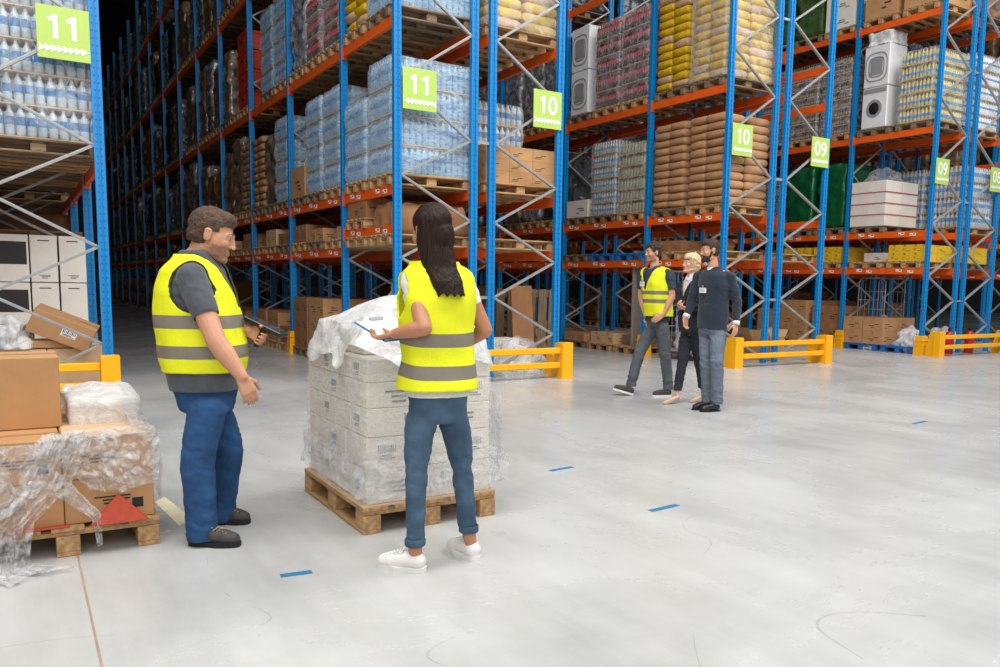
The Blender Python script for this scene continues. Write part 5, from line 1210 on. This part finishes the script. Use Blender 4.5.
    def cutneck(c):
        q = c - J['neck']; r = (q - Vector((0, 0, q.z))).length
        return (q.z > tp.get('neck', .03) - .02 and r < .085 and q.z > .012) or q.z > .06
    def cuts(c):
        if c.z < zb: 
            if min((c - J['wrL']).length, (c - J['wrR']).length, (c - J['elL']).length, (c - J['elR']).length) > .14 or tp['sl'] < 1: return True
        if cutneck(c): return True
        if tp.get('v') and (c - J['neck']).dot(F) > 0 and c.z > J['neck'].z - tp['v'] and abs((c - J['neck']).dot(S)) < (c.z - J['neck'].z + tp['v']) * .42: return True
        for s in 'LR':
            sl = tp['sl']
            if sl < 1:
                e = J['sh' + s].lerp(J['el' + s], sl); dd_ = (J['el' + s] - J['sh' + s]).normalized()
                if (c - e).dot(dd_) > .02 and near_seg(c, J['sh' + s], J['el' + s])[0] < .1: return True
            else:
                e = J['wr' + s]; dd_ = (J['wr' + s] - J['el' + s]).normalized()
                if (c - e).dot(dd_) > -.012 and (c - e).length < .09: return True
        return False
    mb = torso_mb(tp.get('g', .004), tp.get('gs', .014), tp['sl'])
    sl_j = [J['elL'], J['elR'], rings[2][0] + F * .1, J['shL'] - Vector((0, 0, .08)), J['shR'] - Vector((0, 0, .08))]
    obj(tp['name'], bake(mb, .008, 3, tp['name'], disp=wrinkle(sl_j, .008, 8), cut=cuts, mats=[tp['m']]), root)
    if o.get('inner'):   # light shirt shown in the opening and at cuffs
        i_ = o['inner']; mb = MB(); loft(mb, rings[2:], S, F, g=-.012); cap(mb, J['neck'], .056 * g, J['neck'] + (HM @ Vector((0, -.022, -.055)) - J['neck']) * .35, .06 * g)
        obj('shirt', bake(mb, .008, 2, 'shirt', cut=lambda c: c.z > J['neck'].z + .055 or c.z < rings[2][0].z, mats=[i_]), root)
        mb = MB()
        for s in (-1, 1):   # collar wings
            a = J['neck'] + F * .055 + S * s * .045 + Vector((0, 0, .035)); mb.bar(a, J['neck'] + F * .085 + S * s * .022 - Vector((0, 0, .02)), .05, .008, up=F); mb.bar(J['neck'] - F * .05 + S * s * .045 + Vector((0, 0, .04)), a, .006, .035)
        obj('collar', mb.mesh('collar', i_, bevel=.002), root)
        if o.get('cuffs'):
            for s in 'LR':
                d = (J['wr' + s] - J['el' + s]).normalized(); mb = MB(); mb.tube([J['wr' + s] - d * .03, J['wr' + s] + d * .006], .04, 16); obj('shirt_cuff', mb.mesh('shirt_cuff', i_, smooth=True), root)
    # ---- vest
    if o.get('vest'):
        v = o['vest']; zh = v['hem'] - 0; mb = MB(); r0 = [(c, a, b) for c, a, b in rings]
        lo = r0[0][0].copy(); r0 = [(lo - Vector((0, 0, .06)), r0[0][1] + .012, r0[0][2] + .012)] + r0
        loft(mb, r0, S, F, g=v['g'])
        for s in 'LR': cap(mb, J['sh' + s] - (J['sh' + s] - J['neck']) * .12, sh + v['g'] * .5, J['neck'], .055 * g + v['g'] * .4)
        def cutv(c):
            if c.z < zh: return True
            if c.z > J['neck'].z + .035: return True
            q = c - J['neck']; r = math.hypot(q.dot(S) , q.dot(F)); 
            if r < v.get('nr', .088) and q.z > -.01: return True
            if q.dot(F) > 0 and q.z > -v['v'] and abs(q.dot(S)) < .012 + (q.z + v['v']) * .4: return True
            for s in 'LR':
                sg = 1 if s == 'R' else -1; a = J['sh' + s]; out = (c - a).dot(S) * sg
                if out > v.get('ao', -.03) and (c.z < a.z + .2) and math.hypot((c - a).dot(F), (c.z - a.z + v.get('ad', .045)) * .8) < v.get('ar', .105): return True
                if out > .035 and c.z > a.z - .06: return True
            return False
        dsp = lambda c: nz3((c[0], c[1], c[2] * .35), 9, 12) * .013 * min(1, max(.15, (J['neck'].z - c[2]) / .3)) + nz3(c, 11, 4) * .006
        me = bake(mb, .008, 4, 'vest', disp=dsp, cut=cutv, mats=[vest_mat(v['bands'], tuple(F * v.get('slope', 0))[:2])])
        vo = obj('vest', me, root); sd = vo.modifiers.new('solidify', 'SOLIDIFY'); sd.thickness = .005; sd.offset = 1
        # binding tape along armholes and neck
        bm = bmesh.new(); bm.from_mesh(me); be = {e for e in bm.edges if e.is_boundary and max(e.verts[0].co.z, e.verts[1].co.z) > zh + .05}
        while be:
            st = [be.pop()]; tb = MB(); k = 0
            while st:
                e = st.pop(); k += 1; a, b = e.verts[0].co, e.verts[1].co; tb.bar(a - (b - a) * .15, b + (b - a) * .15, .009, .012)
                for vv_ in e.verts:
                    for e2 in vv_.link_edges:
                        if e2 in be: be.discard(e2); st.append(e2)
            if k > 12: obj('binding', tb.mesh('binding', 'hivis' if not v.get('dark') else 'binding'), vo)
        bm.free()
    for s in 'LR': shoe(root, J['he' + s] + off, J['to' + s] + off, o['shoe'], off, o.get('lift' + s, 0))
    return root, J, HM, off, F, S
camr = Vector((.839, -.5436, .0193)); camw = Vector((.5419, .8323, -.1166)); camw0 = Vector((.5456, .838, 0)); UP = Vector((0, 0, 1))
# man with scanner
Fm = (camr * .97 + camw0 * .12); Fm.z = 0
SR = Vector((Fm.y, -Fm.x, 0)).normalized()
man, J, HM, off, F, S = person('man', 'heavy-set man in yellow vest and blue jeans looking down at a handheld scanner', dict(F=Fm, FH=Fm.normalized() + camw0 * .12 + UP * -.3, skin='skin', hair='hairbrown', hairstyle='short', hsc=1.17, stubble=True, vx=.005, jaw=1.13,
    handR=(-SR * .8 - Fm * .5, Fm * .7 - SR * .6, .45), handL=(SR, UP, 1.0), build=1.18, hs=1.05,
    tr=dict(m='jeans', t=.098, k=.082, c=.078, h=.078, hem=-.055, w=.008, top=-.01), top=dict(name='polo_shirt', m='teegrey', sl=.55, g=.004, gs=.014, hem=.07, neck=.045),
    vest=dict(g=.013, hem=.862, bands=((.932, .998), (1.084, 1.152)), v=.24, dark=True), shoe='trainer'))
t = thing('handheld_scanner', 'dark handheld scanner with an orange trigger in the heavy-set man\'s hand', 'scanner', (-3.05, -5.53, 1.07))
a, b = Vector((-2.975, -5.626, 1.045)), Vector((-3.125, -5.464, 1.135)); c0 = Vector((-3.05, -5.53, 1.07)); nn = (b - a).normalized(); wv = nn.cross(UP).normalized(); uv = wv.cross(nn).normalized()
mb = MB(); mb.bar(a - c0, b - c0, .078, .026, up=UP); obj('body', mb.mesh('body', 'dark', bevel=.006), t)
mb = MB(); mb.bar(a - c0 + nn * .02 + uv * .0145, b - c0 - nn * .035 + uv * .0145, .062, .002, up=UP); obj('screen', mb.mesh('screen', 'black', bevel=0), t)
hp = Vector((-3.09, -5.515, .99)); mid = (a + b) / 2; mb = MB(); cap(mb, mid - c0 - uv * .01, .018, hp - c0, .0165); obj('grip', mb.mesh('grip', 'dark', smooth=True), t)
mb = MB(); cap(mb, mid - c0 - uv * .03 - nn * .03, .008, mid - c0 - uv * .05 - nn * .022, .006); obj('trigger', mb.mesh('trigger', 'redorange', smooth=True), t)
# woman with clipboard
Fw = camw0 * .9 - camr * .42; Fw.z = 0; SR = Vector((Fw.y, -Fw.x, 0)).normalized()
wom, J, HM, off, F, S = person('woman', 'woman with long dark hair in yellow vest and white sneakers, back turned, holding a clipboard', dict(F=Fw, FH=camw0 * .72 - camr * .72 + UP * -.18, skin='skintan', male=False, hair='hairlong', hairstyle='long', hsc=1.02, vx=.005,
    handL=(UP * .9 + camr * .3, camw0, .75), handR=(UP, -camr, .4), build=.88, hs=.92,
    tr=dict(m='jeansgrey', t=.077, k=.053, c=.049, h=.041, hem=.012, w=.006, top=-.01, cuff=True), top=dict(name='t_shirt', m='teewhite', sl=.4, g=.002, gs=.008, hem=.08, neck=.03),
    vest=dict(g=.035, hem=.842, bands=((.905, .968), (1.052, 1.115)), v=.2, ar=.085, ao=.002, ad=.07, slope=-.1), shoe='white'))
t = thing('clipboard', 'blue clipboard with white paper in the long-haired woman\'s hand', 'clipboard', (-2.80, -6.22, 1.14))
A_, B_ = Vector((.05, -.27, -.075)), Vector((.215, 0, .02)); N_ = B_.cross(A_).normalized()
if N_.z < 0: N_ = -N_
def sheet(A, Bv, o_, th, nm, mt, par):
    mb = MB(); v = [o_, o_ + A, o_ + A + Bv, o_ + Bv]; mb.add(v + [q + N_ * th for q in v], [(0, 1, 2, 3), (4, 5, 6, 7), (0, 1, 5, 4), (1, 2, 6, 5), (2, 3, 7, 6), (3, 0, 4, 7)]); return obj(nm, mb.mesh(nm, mt, fix=True), par)
sheet(A_, B_, Vector((0, 0, 0)), .005, 'board', 'boardblue', t); sheet(A_ * .94, B_ * .94, A_ * .03 + B_ * .03 + N_ * .0055, .003, 'paper', 'paper', t)
mb = MB(); mb.bar(B_ * .35 + N_ * .012 + A_ * .03, B_ * .65 + N_ * .012 + A_ * .03, .03, .012, up=N_); obj('clip', mb.mesh('clip', 'steel', bevel=.002), t)
# three walkers
Fv = -camr * .86 - camw0 * .5; SR = Vector((Fv.y, -Fv.x, 0)).normalized()
p_, J, HM, off, F, S = person('vestman', 'curly-haired man in yellow vest and grey jeans walking leftmost of three', dict(F=Fv, FH=-camr * .9 - camw0 * .42 + UP * .02, skin='skin', hair='hairdark', hairstyle='curly', hsc=1.0, stubble=True,
    handR=(SR * -1, Fv, .4), handL=(SR * .7 - UP * .3, UP, .3), tr=dict(m='trgrey', t=.092, k=.07, c=.066, h=.062, hem=-.03, top=.0), top=dict(name='t_shirt', m='teenavy', sl=.62, g=.006, gs=.016, hem=.06, neck=.03),
    vest=dict(g=.028, hem=.975, bands=((1.131, 1.179), (1.234, 1.28)), v=.26), shoe='canvas', liftR=.28))
def badge(J, S, F, pz, px, dep, lab, w=.085):
    t = thing('name_badge', lab, 'badge', (0, 0, 0)); c = J['neck'] + off + Vector((0, 0, pz)) + S * px + F * dep; t.location = c
    M = Matrix((S, -F, UP)).transposed().to_4x4(); mb = MB(); mb.M = M; mb.box((0, 0, 0), (w, .006, .055)); obj('card', mb.mesh('card', 'paper'), t)
    mb = MB(); mb.M = M; mb.box((0, -.0035, .005), (w * .7, .001, .006)); mb.box((0, -.0035, -.01), (w * .5, .001, .005)); obj('print', mb.mesh('print', 'grey'), t)
    mb = MB(); mb.M = M; mb.box((0, -.002, .04), (.014, .01, .03)); obj('clip', mb.mesh('clip', 'steel'), t)
badge(J, S, F, -.17, .05, .15, 'small white badge on the yellow vest of the walking man')
Fl = -camr * .88 - camw0 * .45; SR = Vector((Fl.y, -Fl.x, 0)).normalized()
p_, J, HM, off, F, S = person('lady', 'blond woman in dark navy suit and beige heels walking between two men', dict(F=Fl, FH=-camr * .92 - camw0 * .35 + UP * .12, skin='skin2', male=False, hair='hairblond', hairstyle='bob', hsc=.98,
    handR=(-UP * .4 + camr * .4, UP, .7), handL=(camw0 * .3 + UP * .5, -camr, .7), build=.86, hs=.92, tr=dict(m='suit', t=.085, k=.062, c=.055, h=.05, hem=.0, top=.0), top=dict(name='jacket', m='suit', sl=1.9, g=.012, gs=.008, hem=.0, neck=.02, v=.22), inner='teewhite', shoe='heel'))
Fk = -camr * .84 - camw0 * .54; SR = Vector((Fk.y, -Fk.x, 0)).normalized()
p_, J, HM, off, F, S = person('man3', 'bearded man in dark navy sweater and slate trousers walking rightmost of three', dict(F=Fk, FH=-camr * .97 - camw0 * .25 + UP * -.03, skin='skin', hair='hairdark', hairstyle='short', hsc=1.06, beard=True,
    handR=(SR * -1, Fk, .4), handL=(SR, Fk, .35), build=1.0, tr=dict(m='trslate', t=.094, k=.074, c=.068, h=.066, hem=-.045, top=.0, w=.014), top=dict(name='sweater', m='sweater', sl=1.93, g=.006, gs=.009, hem=.02, neck=.03), inner='teewhite', cuffs=True, shoe='black'))
badge(J, S, F, -.2, .0, .155, 'white clip-on badge on the bearded man\'s navy sweater', .1)
# ------------------------------------------------------------ light
w = D.worlds.new('World'); bpy.context.scene.world = w; w.use_nodes = True
w.node_tree.nodes['Background'].inputs[0].default_value = (.93, .96, 1, 1); w.node_tree.nodes['Background'].inputs[1].default_value = .42
def area(name, loc, sx, sy, e, tgt=None, col=(1, .98, .95)):
    l = D.lights.new(name, 'AREA'); l.shape = 'RECTANGLE'; l.size = sx; l.size_y = sy; l.energy = e; l.color = col
    o = D.objects.new(name, l); C.objects.link(o); o.location = loc
    d = (Vector(tgt) - Vector(loc)) if tgt else Vector((0, 0, -1)); o.rotation_euler = d.to_track_quat('-Z', 'Y').to_euler(); return o
area('dock_light', (-4, -7.5, 11), 9, 6, 1150, (-3, -5, 0))
area('dock_light', (8, -6.5, 11), 12, 6, 1150, (7, -3, 0))
area('front_light', (-5, -19, 10), 16, 8, 900, (5, 0, 1))
for x, y in ((4.1, 5), (10, 5), (15.8, 5)): area('aisle_light', (x, y, 12.5), 1.2, 6, 50)
# ------------------------------------------------------------ camera
cd = D.cameras.new('camera'); cam = D.objects.new('camera', cd); C.objects.link(cam)
cd.sensor_width = 36; cd.lens = 814.6275 / 1000 * 36; cd.shift_x = -.0481791; cd.shift_y = .044979; cd.clip_end = 200; cd.clip_start = .05
yaw, pit, rol = .5771, -.1169, .0194
fw = Vector((math.sin(yaw) * math.cos(pit), math.cos(yaw) * math.cos(pit), math.sin(pit)))
r0 = Vector((math.cos(yaw), -math.sin(yaw), 0)); u0 = r0.cross(fw)
r_ = r0 * math.cos(rol) + u0 * math.sin(rol); u_ = -r0 * math.sin(rol) + u0 * math.cos(rol)
m3 = Matrix((r_, u_, -fw)).transposed(); cam.matrix_world = Matrix.Translation((-4.1598, -10.0381, 1.3511)) @ m3.to_4x4()
sc = bpy.context.scene; sc.camera = cam
sc.view_settings.view_transform = 'Standard'; sc.view_settings.look = 'None'; sc.view_settings.gamma = 1; sc.view_settings.use_curve_mapping = False
sc.view_settings.exposure = 0.08
